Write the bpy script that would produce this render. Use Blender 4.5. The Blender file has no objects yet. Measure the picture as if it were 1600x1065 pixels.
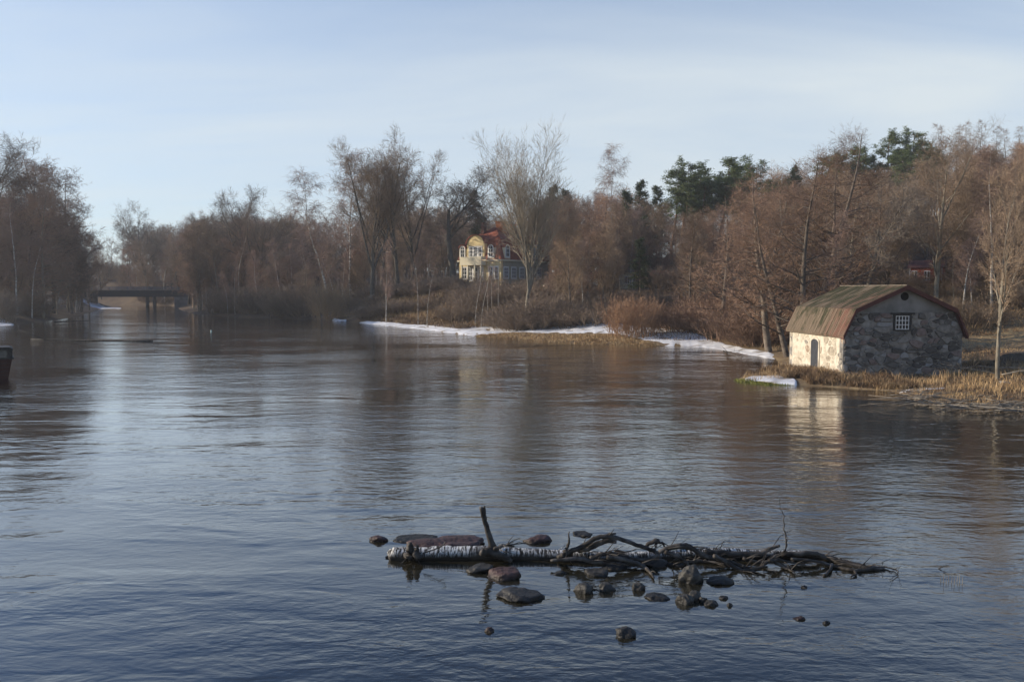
import bpy, math, random
import numpy as np
from mathutils import Vector, Matrix, noise

# ------------------------------------------------------------------ camera, world, sun, exposure
SC = bpy.context.scene
COL = SC.collection
F, HOR, CAMZ = 1244.0, 452.0, 6.0
PITCH = math.atan((532.5 - HOR) / F)
cam_d = bpy.data.cameras.new('camera'); cam_d.lens = F / 1600 * 36; cam_d.sensor_width = 36
cam_d.clip_end = 6000; cam_d.clip_start = 0.1
cam = bpy.data.objects.new('camera', cam_d); COL.objects.link(cam)
cam.location = (0, 0, CAMZ); cam.rotation_euler = (math.pi / 2 - PITCH, 0, 0)
SC.camera = cam

SUN_EL = math.radians(19)
SUN_AZ = math.radians(-80)          # from +Y, negative = to the left
sd = Vector((math.sin(SUN_AZ) * math.cos(SUN_EL), math.cos(SUN_AZ) * math.cos(SUN_EL), math.sin(SUN_EL)))
sun_d = bpy.data.lights.new('sun', 'SUN'); sun_d.energy = 5.0; sun_d.angle = math.radians(0.6)
sun_d.color = (1.0, 0.86, 0.68)
sun = bpy.data.objects.new('sun', sun_d); COL.objects.link(sun)
sun.rotation_euler = sd.to_track_quat('Z', 'Y').to_euler()

world = bpy.data.worlds.new('World'); SC.world = world; world.use_nodes = True
wn = world.node_tree; wn.nodes.clear()
def N(nt, typ, **kw):
    n = nt.nodes.new(typ)
    for k, v in kw.items(): setattr(n, k, v)
    return n
def L(nt, a, b): nt.links.new(a, b)
sky = N(wn, 'ShaderNodeTexSky', sky_type='NISHITA', sun_disc=False, sun_elevation=SUN_EL, sun_rotation=SUN_AZ,
        altitude=50, air_density=1.0, dust_density=0.4, ozone_density=6.0)
bg = N(wn, 'ShaderNodeBackground'); bg.inputs[1].default_value = 0.15
wo = N(wn, 'ShaderNodeOutputWorld')
tc = N(wn, 'ShaderNodeTexCoord')
sep = N(wn, 'ShaderNodeSeparateXYZ'); L(wn, tc.outputs['Generated'], sep.inputs[0])
# thin high cloud: direction divided by height = position on a flat cloud layer
zz = N(wn, 'ShaderNodeMath', operation='ADD'); L(wn, sep.outputs[2], zz.inputs[0]); zz.inputs[1].default_value = 0.12
zm = N(wn, 'ShaderNodeMath', operation='MAXIMUM'); L(wn, zz.outputs[0], zm.inputs[0]); zm.inputs[1].default_value = 0.05
dv = N(wn, 'ShaderNodeVectorMath', operation='DIVIDE'); L(wn, tc.outputs['Generated'], dv.inputs[0]); L(wn, zm.outputs[0], dv.inputs[1])
mp = N(wn, 'ShaderNodeMapping'); L(wn, dv.outputs[0], mp.inputs[0]); mp.inputs['Rotation'].default_value = (0, 0, 0.5); mp.inputs['Scale'].default_value = (0.7, 1.5, 1)
nz = N(wn, 'ShaderNodeTexNoise'); L(wn, mp.outputs[0], nz.inputs['Vector']); nz.inputs['Scale'].default_value = 0.7; nz.inputs['Detail'].default_value = 7; nz.inputs['Roughness'].default_value = 0.55; nz.inputs['Distortion'].default_value = 0.6
cr = N(wn, 'ShaderNodeValToRGB'); L(wn, nz.outputs[0], cr.inputs[0])
cr.color_ramp.elements[0].position = 0.36; cr.color_ramp.elements[0].color = (0.60, 0.60, 0.60, 1)
cr.color_ramp.elements[1].position = 0.74; cr.color_ramp.elements[1].color = (0.92, 0.92, 0.92, 1)
hi = N(wn, 'ShaderNodeMapRange'); L(wn, sep.outputs[2], hi.inputs[0]); hi.inputs[1].default_value = 0.24; hi.inputs[2].default_value = 0.46; hi.inputs[3].default_value = 1.0; hi.inputs[4].default_value = 0.0
fm = N(wn, 'ShaderNodeMath', operation='MULTIPLY'); L(wn, cr.outputs[0], fm.inputs[0]); L(wn, hi.outputs[0], fm.inputs[1])
mx = N(wn, 'ShaderNodeMixRGB'); L(wn, fm.outputs[0], mx.inputs[0]); L(wn, sky.outputs[0], mx.inputs[1])
mx.inputs[2].default_value = (4.4, 4.8, 4.95, 1)
L(wn, mx.outputs[0], bg.inputs[0]); L(wn, bg.outputs[0], wo.inputs[0])

SC.view_settings.view_transform = 'Standard'; SC.view_settings.look = 'None'
SC.view_settings.exposure = 0.22; SC.view_settings.gamma = 1.0; SC.view_settings.use_curve_mapping = False
SC.render.engine = 'CYCLES'
SC.cycles.use_denoising = True
SC.cycles.max_bounces = 5; SC.cycles.diffuse_bounces = 2; SC.cycles.glossy_bounces = 3
SC.cycles.transparent_max_bounces = 8; SC.cycles.caustics_reflective = False; SC.cycles.caustics_refractive = False

rng = np.random.default_rng(7)
random.seed(7)

# ------------------------------------------------------------------ helpers
cP, sP = math.cos(PITCH), math.sin(PITCH)
def ray(px, py):
    u = (px - 800) / F; v = (532.5 - py) / F
    return Vector((u, cP + v * sP, -sP + v * cP))
def at(px, py, D):                       # point of the picture at distance D (world y)
    d = ray(px, py); return Vector((0, 0, CAMZ)) + d * (D / d.y)
def onz(px, py, z=0.0):                  # point of the picture on the level z
    d = ray(px, py); return Vector((0, 0, CAMZ)) + d * ((z - CAMZ) / d.z)
def xat(px, D):
    return (px - 800) / F * D            # near enough for upright placement

def tag(o, label=None, cat=None, group=None, kind=None):
    if label: o['label'] = label
    if cat: o['category'] = cat
    if group: o['group'] = group
    if kind: o['kind'] = kind
    return o
def empty(name, loc=(0, 0, 0), rz=0):
    o = bpy.data.objects.new(name, None); COL.objects.link(o); o.location = loc; o.rotation_euler = (0, 0, rz)
    o.empty_display_size = 0.3
    return o
def link(name, me, mat=None, parent=None, smooth=False):
    if mat is not None and not me.materials: me.materials.append(mat)
    o = bpy.data.objects.new(name, me); COL.objects.link(o)
    if parent: o.parent = parent
    if smooth and len(me.polygons): me.polygons.foreach_set('use_smooth', [True] * len(me.polygons))
    return o
def np_mesh(name, V, quads=None, tris=None, smooth=False):
    me = bpy.data.meshes.new(name)
    V = np.asarray(V, dtype=np.float32).reshape(-1, 3)
    me.vertices.add(len(V)); me.vertices.foreach_set('co', V.ravel())
    parts = []; tot = []
    if quads is not None and len(quads): parts.append(np.asarray(quads, np.int32).ravel()); tot += [4] * len(quads)
    if tris is not None and len(tris): parts.append(np.asarray(tris, np.int32).ravel()); tot += [3] * len(tris)
    loops = np.concatenate(parts); tot = np.array(tot, np.int32)
    me.loops.add(len(loops)); me.loops.foreach_set('vertex_index', loops)
    me.polygons.add(len(tot)); me.polygons.foreach_set('loop_start', np.concatenate([[0], np.cumsum(tot)[:-1]]).astype(np.int32))
    if smooth: me.polygons.foreach_set('use_smooth', np.ones(len(tot), bool))
    me.update(calc_edges=True)
    return me
class MB:
    def __init__(s): s.v = []; s.f = []
    def add(s, vs, fs):
        b = len(s.v); s.v += [tuple(p) for p in vs]; s.f += [tuple(i + b for i in f) for f in fs]; return s
    def box(s, x0, x1, y0, y1, z0, z1):
        return s.add([(x0, y0, z0), (x1, y0, z0), (x1, y1, z0), (x0, y1, z0), (x0, y0, z1), (x1, y0, z1), (x1, y1, z1), (x0, y1, z1)],
                     [(0, 3, 2, 1), (4, 5, 6, 7), (0, 1, 5, 4), (1, 2, 6, 5), (2, 3, 7, 6), (3, 0, 4, 7)])
    def prism(s, poly, a, b, ax='y'):    # polygon in two axes extruded along the third
        n = len(poly)
        def P(p, t): return {'y': (p[0], t, p[1]), 'x': (t, p[0], p[1]), 'z': (p[0], p[1], t)}[ax]
        vs = [P(p, a) for p in poly] + [P(p, b) for p in poly]
        return s.add(vs, [tuple(range(n))[::-1], tuple(range(n, 2 * n))] + [(i, (i + 1) % n, n + (i + 1) % n, n + i) for i in range(n)])
    def tube(s, pts, rads, sides=8, rough=0.0):
        pts = [Vector(p) for p in pts]; n = len(pts); vs = []; fs = []
        for i, p in enumerate(pts):
            t = (pts[min(i + 1, n - 1)] - pts[max(i - 1, 0)]).normalized()
            ref = Vector((0, 0, 1)) if abs(t.z) < .9 else Vector((1, 0, 0))
            a = t.cross(ref).normalized(); b = t.cross(a)
            for k in range(sides):
                w = 2 * math.pi * k / sides; r = rads[i] * (1 + rough * random.uniform(-1, 1))
                vs.append(p + a * math.cos(w) * r + b * math.sin(w) * r)
        for i in range(n - 1):
            for k in range(sides):
                fs.append((i * sides + k, i * sides + (k + 1) % sides, (i + 1) * sides + (k + 1) % sides, (i + 1) * sides + k))
        fs.append(tuple(range(sides))[::-1]); fs.append(tuple(range((n - 1) * sides, n * sides)))
        return s.add(vs, fs)
    def build(s, name, mat, parent=None, smooth=False):
        me = bpy.data.meshes.new(name); me.from_pydata(s.v, [], s.f); me.update()
        return link(name, me, mat, parent, smooth)

# ------------------------------------------------------------------ materials
def mat(name, col, rough=0.85, var=None, scale=3.0, bump=0.0, bscale=None, stretch=(1, 1, 1), spec=0.3, rnd=0.0, detail=6, coord='Object', wet=None):
    m = bpy.data.materials.new(name); m.use_nodes = True; nt = m.node_tree; nt.nodes.clear()
    b = N(nt, 'ShaderNodeBsdfPrincipled'); o = N(nt, 'ShaderNodeOutputMaterial'); L(nt, b.outputs[0], o.inputs[0])
    b.inputs['Roughness'].default_value = rough; b.inputs['Specular IOR Level'].default_value = spec
    t = N(nt, 'ShaderNodeTexCoord'); mpn = N(nt, 'ShaderNodeMapping'); L(nt, t.outputs[coord], mpn.inputs[0]); mpn.inputs['Scale'].default_value = stretch
    cur = None
    if var:
        n1 = N(nt, 'ShaderNodeTexNoise'); L(nt, mpn.outputs[0], n1.inputs['Vector']); n1.inputs['Scale'].default_value = scale; n1.inputs['Detail'].default_value = detail
        r = N(nt, 'ShaderNodeValToRGB'); L(nt, n1.outputs[0], r.inputs[0])
        cols = [col] + list(var); k = len(cols)
        e = r.color_ramp.elements
        while len(e) < k: e.new(0.5)
        for i, c in enumerate(cols):
            e[i].position = 0.33 + 0.34 * i / (k - 1); e[i].color = (*c, 1)
        cur = r.outputs[0]
    if rnd:
        oi = N(nt, 'ShaderNodeObjectInfo'); mr = N(nt, 'ShaderNodeMapRange'); L(nt, oi.outputs['Random'], mr.inputs[0])
        mr.inputs[3].default_value = 1 - rnd; mr.inputs[4].default_value = 1 + rnd
        mm = N(nt, 'ShaderNodeVectorMath', operation='SCALE')
        if cur: L(nt, cur, mm.inputs[0])
        else: mm.inputs[0].default_value = col
        L(nt, mr.outputs[0], mm.inputs['Scale']); cur = mm.outputs[0]
    if cur: L(nt, cur, b.inputs['Base Color'])
    else: b.inputs['Base Color'].default_value = (*col, 1)
    if bump:
        n2 = N(nt, 'ShaderNodeTexNoise'); L(nt, mpn.outputs[0], n2.inputs['Vector']); n2.inputs['Scale'].default_value = bscale or scale * 4; n2.inputs['Detail'].default_value = 5
        bp = N(nt, 'ShaderNodeBump'); L(nt, n2.outputs[0], bp.inputs['Height']); bp.inputs['Strength'].default_value = 1; bp.inputs['Distance'].default_value = bump
        L(nt, bp.outputs[0], b.inputs['Normal'])
    m['b'] = b.name
    return m
M = {}
M['alder_bark'] = mat('alder_bark', (0.085, 0.066, 0.052), var=[(0.20, 0.165, 0.13)], scale=2, bump=.02, rnd=.25)
M['alder_twig'] = mat('alder_twig', (0.27, 0.175, 0.12), rnd=.4)
M['brown_twig'] = mat('brown_twig', (0.275, 0.20, 0.135), rnd=.4)
M['birch_bark'] = mat('birch_bark', (0.10, 0.09, 0.08), var=[(0.48, 0.45, 0.40), (0.62, 0.60, 0.55)], scale=1.6, stretch=(1, 1, 3), rnd=.12)
M['birch_twig'] = mat('birch_twig', (0.29, 0.195, 0.15), rnd=.2)
M['oak_bark'] = mat('oak_bark', (0.065, 0.055, 0.045), var=[(0.13, 0.115, 0.09)], scale=2, bump=.03, rnd=.2)
M['oak_twig'] = mat('oak_twig', (0.20, 0.165, 0.13), rnd=.2)
M['pale_bark'] = mat('pale_bark', (0.17, 0.145, 0.11), var=[(0.30, 0.27, 0.21)], scale=1.5, bump=.02, rnd=.15)
M['pale_twig'] = mat('pale_twig', (0.32, 0.27, 0.20), rnd=.15)
M['larch_twig'] = mat('larch_twig', (0.24, 0.17, 0.12), rnd=.15)
M['pine_bark'] = mat('pine_bark', (0.16, 0.085, 0.05), var=[(0.24, 0.14, 0.08)], scale=2)
M['pine_needle'] = mat('pine_needle', (0.09, 0.125, 0.05), var=[(0.17, 0.21, 0.085)], scale=1.5, rnd=.15)
M['spruce_needle'] = mat('spruce_needle', (0.05, 0.07, 0.035), var=[(0.085, 0.11, 0.05)], scale=1.2, rnd=.15)
M['willow_orange'] = mat('willow_orange', (0.37, 0.225, 0.135), rnd=.1)
M['willow_brown'] = mat('willow_brown', (0.33, 0.23, 0.14), rnd=.2)
M['shrub_twig'] = mat('shrub_twig', (0.24, 0.18, 0.13), rnd=.3)
M['straw'] = mat('straw', (0.34, 0.22, 0.11), var=[(0.52, 0.37, 0.20)], scale=.8)
M['russet_grass'] = mat('russet_grass', (0.11, 0.072, 0.042), var=[(0.20, 0.13, 0.075), (.34, .25, .145)], scale=.7)
M['green_grass'] = mat('green_grass', (0.16, 0.19, 0.04), var=[(0.28, 0.27, 0.07)], scale=3)
M['snow'] = mat('snow', (0.30, 0.25, 0.18), var=[(0.66, 0.66, 0.67), (0.78, 0.79, 0.80), (0.80, 0.81, 0.82)], scale=.9, stretch=(.6, 1, 1), bump=.03, bscale=6, rough=.6)
M['lime'] = mat('lime_render', (0.44, 0.38, 0.29), var=[(0.62, 0.56, 0.45), (0.70, 0.64, 0.53)], scale=2.2, bump=.03, bscale=9)
M['mortar'] = mat('grey_mortar', (0.10, 0.094, 0.085), var=[(0.22, 0.205, 0.185), (0.36, 0.34, 0.31)], scale=1.6, bump=.03, bscale=9)
M['plaster'] = mat('grey_plaster', (0.15, 0.145, 0.135), var=[(0.23, 0.22, 0.205), (0.28, 0.27, 0.25)], scale=1.1, bump=.02, bscale=14)
for i, (c, c2) in enumerate([((.09, .083, .075), (.15, .14, .125)), ((.06, .056, .052), (.11, .10, .09)), ((.17, .158, .14), (.27, .25, .225)), ((.15, .11, .095), (.24, .19, .17)), ((.10, .092, .08), (.20, .18, .16)), ((.24, .235, .225), (.33, .32, .31))]):
    M['stone%d' % i] = mat('field_stone', c, var=[c2], scale=5, bump=.02, bscale=14, coord='Object')
for i, (c, c2) in enumerate([((.40, .35, .27), (.64, .57, .45)), ((.26, .22, .17), (.54, .47, .36)), ((.15, .14, .125), (.40, .36, .30)), ((.26, .18, .13), (.50, .41, .31))]):
    M['limed%d' % i] = mat('limed_stone', c, var=[c2], scale=4, bump=.02, bscale=12)
M['roof_red'] = mat('barge_board_red', (0.085, 0.036, 0.030), var=[(0.13, 0.055, 0.042)], scale=3, stretch=(1, 1, 1))
M['black_wood'] = mat('black_tarred_wood', (0.018, 0.017, 0.017), var=[(0.04, 0.038, 0.035)], scale=6, rough=.6)
M['white_paint'] = mat('white_paint', (0.72, 0.71, 0.68), rough=.5)
M['glass'] = mat('window_glass', (0.02, 0.025, 0.03), rough=.08, spec=.6)
M['hole'] = mat('dark_inside', (0.01, 0.01, 0.01))
M['grey_wood'] = mat('weathered_door', (0.035, 0.038, 0.045), var=[(0.075, 0.08, 0.09)], scale=3, stretch=(6, 6, 1))
M['yellow'] = mat('yellow_render', (0.68, 0.54, 0.28), var=[(0.76, 0.62, 0.34)], scale=1)
M['cream'] = mat('cream_trim', (0.70, 0.63, 0.46))
M['villa_roof'] = mat('red_roof_tiles', (0.20, 0.055, 0.035), var=[(0.36, 0.12, 0.07)], scale=1.2)
M['chimney'] = mat('chimney_brick', (0.50, 0.17, 0.075), var=[(0.62, 0.24, 0.11)], scale=3)
M['falu'] = mat('red_boards', (0.30, 0.05, 0.035), var=[(0.38, 0.07, 0.045)], scale=3, stretch=(4, 4, .5))
M['steel'] = mat('dark_steel', (0.022, 0.024, 0.028), rough=.6)
M['rail'] = mat('grey_blue_rail', (0.10, 0.13, 0.17), rough=.5)
M['concrete'] = mat('concrete', (0.12, 0.115, 0.11), var=[(0.2, 0.19, 0.18)], scale=1)
M['old_wood'] = mat('grey_driftwood', (0.16, 0.13, 0.10), var=[(0.34, 0.30, 0.24)], scale=3)
M['boat'] = mat('dark_red_planks', (0.04, 0.014, 0.012), var=[(0.06, 0.022, 0.017)], scale=3, stretch=(1, 1, 8))
M['float'] = mat('pale_green_float', (0.5, 0.65, 0.6), rough=.3)

def roof_mat():
    m = mat('mossy_roof_boards', (0.12, 0.09, 0.06), var=[(0.21, 0.16, 0.11)], scale=3, stretch=(.5, 5, .5), bump=.02, bscale=10)
    nt = m.node_tree; b = nt.nodes[m['b']]
    src = b.inputs['Base Color'].links[0].from_socket
    t = N(nt, 'ShaderNodeTexCoord'); se = N(nt, 'ShaderNodeSeparateXYZ'); L(nt, t.outputs['Object'], se.inputs[0])
    # red paint survives towards the gable (local y near 0)
    mr = N(nt, 'ShaderNodeMapRange'); L(nt, se.outputs[1], mr.inputs[0]); mr.inputs[1].default_value = 0.4; mr.inputs[2].default_value = 3.6; mr.inputs[3].default_value = .75; mr.inputs[4].default_value = 0.0
    nn = N(nt, 'ShaderNodeTexNoise'); mq = N(nt, 'ShaderNodeMapping'); L(nt, t.outputs['Object'], mq.inputs[0]); mq.inputs['Scale'].default_value = (.9, 1.7, .9); L(nt, mq.outputs[0], nn.inputs['Vector']); nn.inputs['Scale'].default_value = 1.2; nn.inputs['Detail'].default_value = 7
    r1 = N(nt, 'ShaderNodeValToRGB'); L(nt, nn.outputs[0], r1.inputs[0]); r1.color_ramp.elements[0].position = .42; r1.color_ramp.elements[1].position = .6
    mu = N(nt, 'ShaderNodeMath', operation='MULTIPLY'); L(nt, r1.outputs[0], mu.inputs[0]); L(nt, mr.outputs[0], mu.inputs[1])
    ad = N(nt, 'ShaderNodeMath', operation='MULTIPLY_ADD'); L(nt, mr.outputs[0], ad.inputs[0]); ad.inputs[1].default_value = .45; L(nt, mu.outputs[0], ad.inputs[2]); ad.use_clamp = True
    m1 = N(nt, 'ShaderNodeMixRGB'); L(nt, ad.outputs[0], m1.inputs[0]); L(nt, src, m1.inputs[1]); m1.inputs[2].default_value = (.17, .083, .058, 1)
    n2 = N(nt, 'ShaderNodeTexNoise'); L(nt, mq.outputs[0], n2.inputs['Vector']); n2.inputs['Scale'].default_value = .75; n2.inputs['Detail'].default_value = 9; n2.inputs['Roughness'].default_value = .65
    n3 = N(nt, 'ShaderNodeMapRange'); L(nt, se.outputs[2], n3.inputs[0]); n3.inputs[1].default_value = 2.6; n3.inputs[2].default_value = 5.2; n3.inputs[3].default_value = -.06; n3.inputs[4].default_value = .10
    a2 = N(nt, 'ShaderNodeMath', operation='ADD'); L(nt, n2.outputs[0], a2.inputs[0]); L(nt, n3.outputs[0], a2.inputs[1])
    r2 = N(nt, 'ShaderNodeValToRGB'); L(nt, a2.outputs[0], r2.inputs[0]); r2.color_ramp.elements[0].position = .47; r2.color_ramp.elements[1].position = .62
    m2 = N(nt, 'ShaderNodeMixRGB'); L(nt, r2.outputs[0], m2.inputs[0]); L(nt, m1.outputs[0], m2.inputs[1]); m2.inputs[2].default_value = (.048, .046, .022, 1)
    L(nt, m2.outputs[0], b.inputs['Base Color'])
    return m
M['roof'] = roof_mat()

def birchlog_mat():
    m = mat('wet_birch_bark', (0.5, 0.49, 0.46), rough=.7, bump=.01, bscale=30)
    nt = m.node_tree; b = nt.nodes[m['b']]
    t = N(nt, 'ShaderNodeTexCoord'); mq = N(nt, 'ShaderNodeMapping'); L(nt, t.outputs['Object'], mq.inputs[0]); mq.inputs['Scale'].default_value = (5, 1, 1.2)
    n1 = N(nt, 'ShaderNodeTexNoise'); L(nt, mq.outputs[0], n1.inputs['Vector']); n1.inputs['Scale'].default_value = 5; n1.inputs['Detail'].default_value = 8; n1.inputs['Roughness'].default_value = .7
    r = N(nt, 'ShaderNodeValToRGB'); L(nt, n1.outputs[0], r.inputs[0]); e = r.color_ramp.elements
    e[0].position = .46; e[0].color = (.018, .015, .012, 1); e[1].position = .56; e[1].color = (.62, .62, .60, 1)
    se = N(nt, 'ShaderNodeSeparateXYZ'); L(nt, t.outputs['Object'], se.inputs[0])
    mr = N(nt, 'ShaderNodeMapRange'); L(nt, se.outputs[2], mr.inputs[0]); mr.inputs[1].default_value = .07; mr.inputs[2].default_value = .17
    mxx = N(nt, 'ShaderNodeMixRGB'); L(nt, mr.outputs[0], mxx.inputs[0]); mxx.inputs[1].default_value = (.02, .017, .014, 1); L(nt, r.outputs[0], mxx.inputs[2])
    n2 = N(nt, 'ShaderNodeTexNoise'); L(nt, t.outputs['Object'], n2.inputs['Vector']); n2.inputs['Scale'].default_value = 1.3
    r3 = N(nt, 'ShaderNodeValToRGB'); L(nt, n2.outputs[0], r3.inputs[0]); r3.color_ramp.elements[0].position = .56; r3.color_ramp.elements[1].position = .66
    m3 = N(nt, 'ShaderNodeMixRGB'); L(nt, r3.outputs[0], m3.inputs[0]); L(nt, mxx.outputs[0], m3.inputs[1]); m3.inputs[2].default_value = (.05, .042, .034, 1)
    L(nt, m3.outputs[0], b.inputs['Base Color']); return m
M['birch_log'] = birchlog_mat()
M['dead_branch'] = mat('dead_branch_bark', (0.012, 0.010, 0.009), var=[(0.045, 0.039, 0.033), (.12, .11, .10)], scale=4, stretch=(1, 1, 1), bump=.01, bscale=25, rough=.7)
def rock_mat(name, c, c2, edge=.10):
    m = mat(name, c, rough=.6, var=[c2], scale=7, bump=.05, bscale=9, spec=.4)
    nt = m.node_tree; b = nt.nodes[m['b']]; src = b.inputs['Base Color'].links[0].from_socket
    g = N(nt, 'ShaderNodeNewGeometry'); se = N(nt, 'ShaderNodeSeparateXYZ'); L(nt, g.outputs['Position'], se.inputs[0])
    mr = N(nt, 'ShaderNodeMapRange'); L(nt, se.outputs[2], mr.inputs[0]); mr.inputs[1].default_value = .015; mr.inputs[2].default_value = edge; mr.inputs[3].default_value = .2; mr.inputs[4].default_value = 1
    s = N(nt, 'ShaderNodeVectorMath', operation='SCALE'); L(nt, src, s.inputs[0]); L(nt, mr.outputs[0], s.inputs['Scale']); L(nt, s.outputs[0], b.inputs['Base Color'])
    return m
M['rock_red'] = rock_mat('wet_red_stone', (.040, .021, .018), (.085, .047, .041))
M['rock_dark'] = rock_mat('wet_dark_stone', (.014, .013, .012), (.045, .042, .037))
M['rock_grey'] = rock_mat('wet_grey_stone', (.020, .019, .016), (.068, .064, .055))

def ground_mat():
    m = mat('leaf_litter_ground', (0.07, 0.045, 0.028), var=[(0.10, 0.068, 0.042), (0.13, 0.09, 0.055)], scale=.35, bump=.08, bscale=4, detail=10)
    nt = m.node_tree; b = nt.nodes[m['b']]; src = b.inputs['Base Color'].links[0].from_socket
    at_ = N(nt, 'ShaderNodeAttribute', attribute_name='kindmask')
    t = N(nt, 'ShaderNodeTexCoord'); n1 = N(nt, 'ShaderNodeTexNoise'); L(nt, t.outputs['Object'], n1.inputs['Vector']); n1.inputs['Scale'].default_value = 1.6; n1.inputs['Detail'].default_value = 8
    r = N(nt, 'ShaderNodeValToRGB'); L(nt, n1.outputs[0], r.inputs[0]); e = r.color_ramp.elements
    e[0].position = .38; e[0].color = (.22, .145, .075, 1); e[1].position = .62; e[1].color = (.36, .27, .14, 1)
    mxx = N(nt, 'ShaderNodeMixRGB'); L(nt, at_.outputs['Fac'], mxx.inputs[0]); L(nt, src, mxx.inputs[1]); L(nt, r.outputs[0], mxx.inputs[2])
    L(nt, mxx.outputs[0], b.inputs['Base Color']); return m
M['ground'] = ground_mat()

def water_mat():
    m = bpy.data.materials.new('river_water'); m.use_nodes = True; nt = m.node_tree; nt.nodes.clear()
    b = N(nt, 'ShaderNodeBsdfPrincipled'); o = N(nt, 'ShaderNodeOutputMaterial'); L(nt, b.outputs[0], o.inputs[0])
    b.inputs['Base Color'].default_value = (.020, .018, .011, 1); b.inputs['IOR'].default_value = 1.45; b.inputs['Coat Weight'].default_value = 1.0; b.inputs['Coat IOR'].default_value = 1.33; b.inputs['Coat Roughness'].default_value = .05
    b.inputs['Roughness'].default_value = .06; b.inputs['Specular IOR Level'].default_value = .5
    t = N(nt, 'ShaderNodeTexCoord')
    def noi(sx, sy, sc, det=3, rot=0.0, dist=0.0, rough=.5):
        mq = N(nt, 'ShaderNodeMapping'); L(nt, t.outputs['Object'], mq.inputs[0]); mq.inputs['Scale'].default_value = (sx, sy, 1); mq.inputs['Rotation'].default_value = (0, 0, rot)
        n = N(nt, 'ShaderNodeTexNoise'); L(nt, mq.outputs[0], n.inputs['Vector']); n.inputs['Scale'].default_value = sc; n.inputs['Detail'].default_value = det; n.inputs['Distortion'].default_value = dist; n.inputs['Roughness'].default_value = rough
        return n.outputs[0]
    def mul(a, bb):
        k = N(nt, 'ShaderNodeMath', operation='MULTIPLY')
        for i, q in enumerate((a, bb)):
            if isinstance(q, float): k.inputs[i].default_value = q
            else: L(nt, q, k.inputs[i])
        return k.outputs[0]
    def add(a, bb):
        k = N(nt, 'ShaderNodeMath', operation='ADD'); L(nt, a, k.inputs[0]); L(nt, bb, k.inputs[1]); return k.outputs[0]
    def ramp(a, lo, hi, v0=0.0, v1=1.0):
        k = N(nt, 'ShaderNodeMapRange', interpolation_type='SMOOTHSTEP'); L(nt, a, k.inputs[0]); k.inputs[1].default_value = lo; k.inputs[2].default_value = hi; k.inputs[3].default_value = v0; k.inputs[4].default_value = v1; return k.outputs[0]
    patch = ramp(noi(.5, 1, .055, 4, .12, .6), .44, .58, .30, 1.0)       # breezy patches and calm patches
    patch2 = ramp(noi(.35, 1, .13, 3, -.1, .4), .45, .62, .25, 1.0)
    fine = noi(.55, 1, 5.5, 3, .15, .4)
    mid = noi(.45, 1, 1.5, 3, -.12, .6)
    big = noi(.40, 1, .42, 2, .22, .8); small = noi(.5, 1, 3.0, 3, .05, .5)
    h = add(add(add(mul(mul(small, patch), .018), mul(mul(fine, patch), .015)), mul(mul(mid, patch2), .048)), mul(big, .06))
    bp = N(nt, 'ShaderNodeBump'); L(nt, h, bp.inputs['Height']); bp.inputs['Distance'].default_value = 1.0; bp.inputs['Strength'].default_value = 1.0
    L(nt, bp.outputs[0], b.inputs['Normal']); L(nt, bp.outputs[0], b.inputs['Coat Normal'])
    return m
M['water'] = water_mat()

# ------------------------------------------------------------------ shoreline and terrain
right_px = [(1600, 642), (1500, 634), (1440, 628), (1400, 612), (1330, 607), (1250, 602), (1200, 601), (1155, 596), (1150, 592), (1172, 585), (1200, 579), (1218, 570), (1212, 561), (1180, 554), (1150, 547.5), (1120, 543.5), (1080, 541), (1020, 540), (950, 538), (900, 536), (850, 533), (800, 529), (740, 525), (700, 519.5), (640, 512), (560, 504), (520, 500), (480, 497), (380, 495), (300, 490), (285, 485), (276, 481)]
left_px = [(158, 480.5), (155, 484), (135, 489), (128, 494), (70, 502), (0, 508)]
RS = [(70, -300), (48, -80), (36, 0), (31, 25)] + [tuple(onz(*p)[:2]) for p in right_px] + [(-114, 276), (-128, 298), (-180, 330), (-300, 345)]
LS = [(-300, 320), (-200, 308), (-160, 294), (-139, 277)] + [tuple(onz(*p)[:2]) for p in left_px] + [(-92, 120), (-84, 90), (-76, 50), (-66, 10), (-60, -80), (-70, -300)]
POLY = np.array(RS + LS)
def shore_dist(P):                       # >0 on land
    P = np.asarray(P, float).reshape(-1, 2); A = POLY; B = np.roll(POLY, -1, 0)
    dmin = np.full(len(P), 1e9); inside = np.zeros(len(P), bool)
    for a, b in zip(A, B):
        ab = b - a; ap = P - a; tt = np.clip((ap @ ab) / (ab @ ab), 0, 1)
        dmin = np.minimum(dmin, np.hypot(*(ap - tt[:, None] * ab).T))
        c = ((a[1] > P[:, 1]) != (b[1] > P[:, 1]))
        with np.errstate(divide='ignore', invalid='ignore'):
            xi = (b[0] - a[0]) * (P[:, 1] - a[1]) / (b[1] - a[1]) + a[0]
        inside ^= c & (P[:, 0] < xi)
    return np.where(inside, -dmin, dmin)
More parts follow.
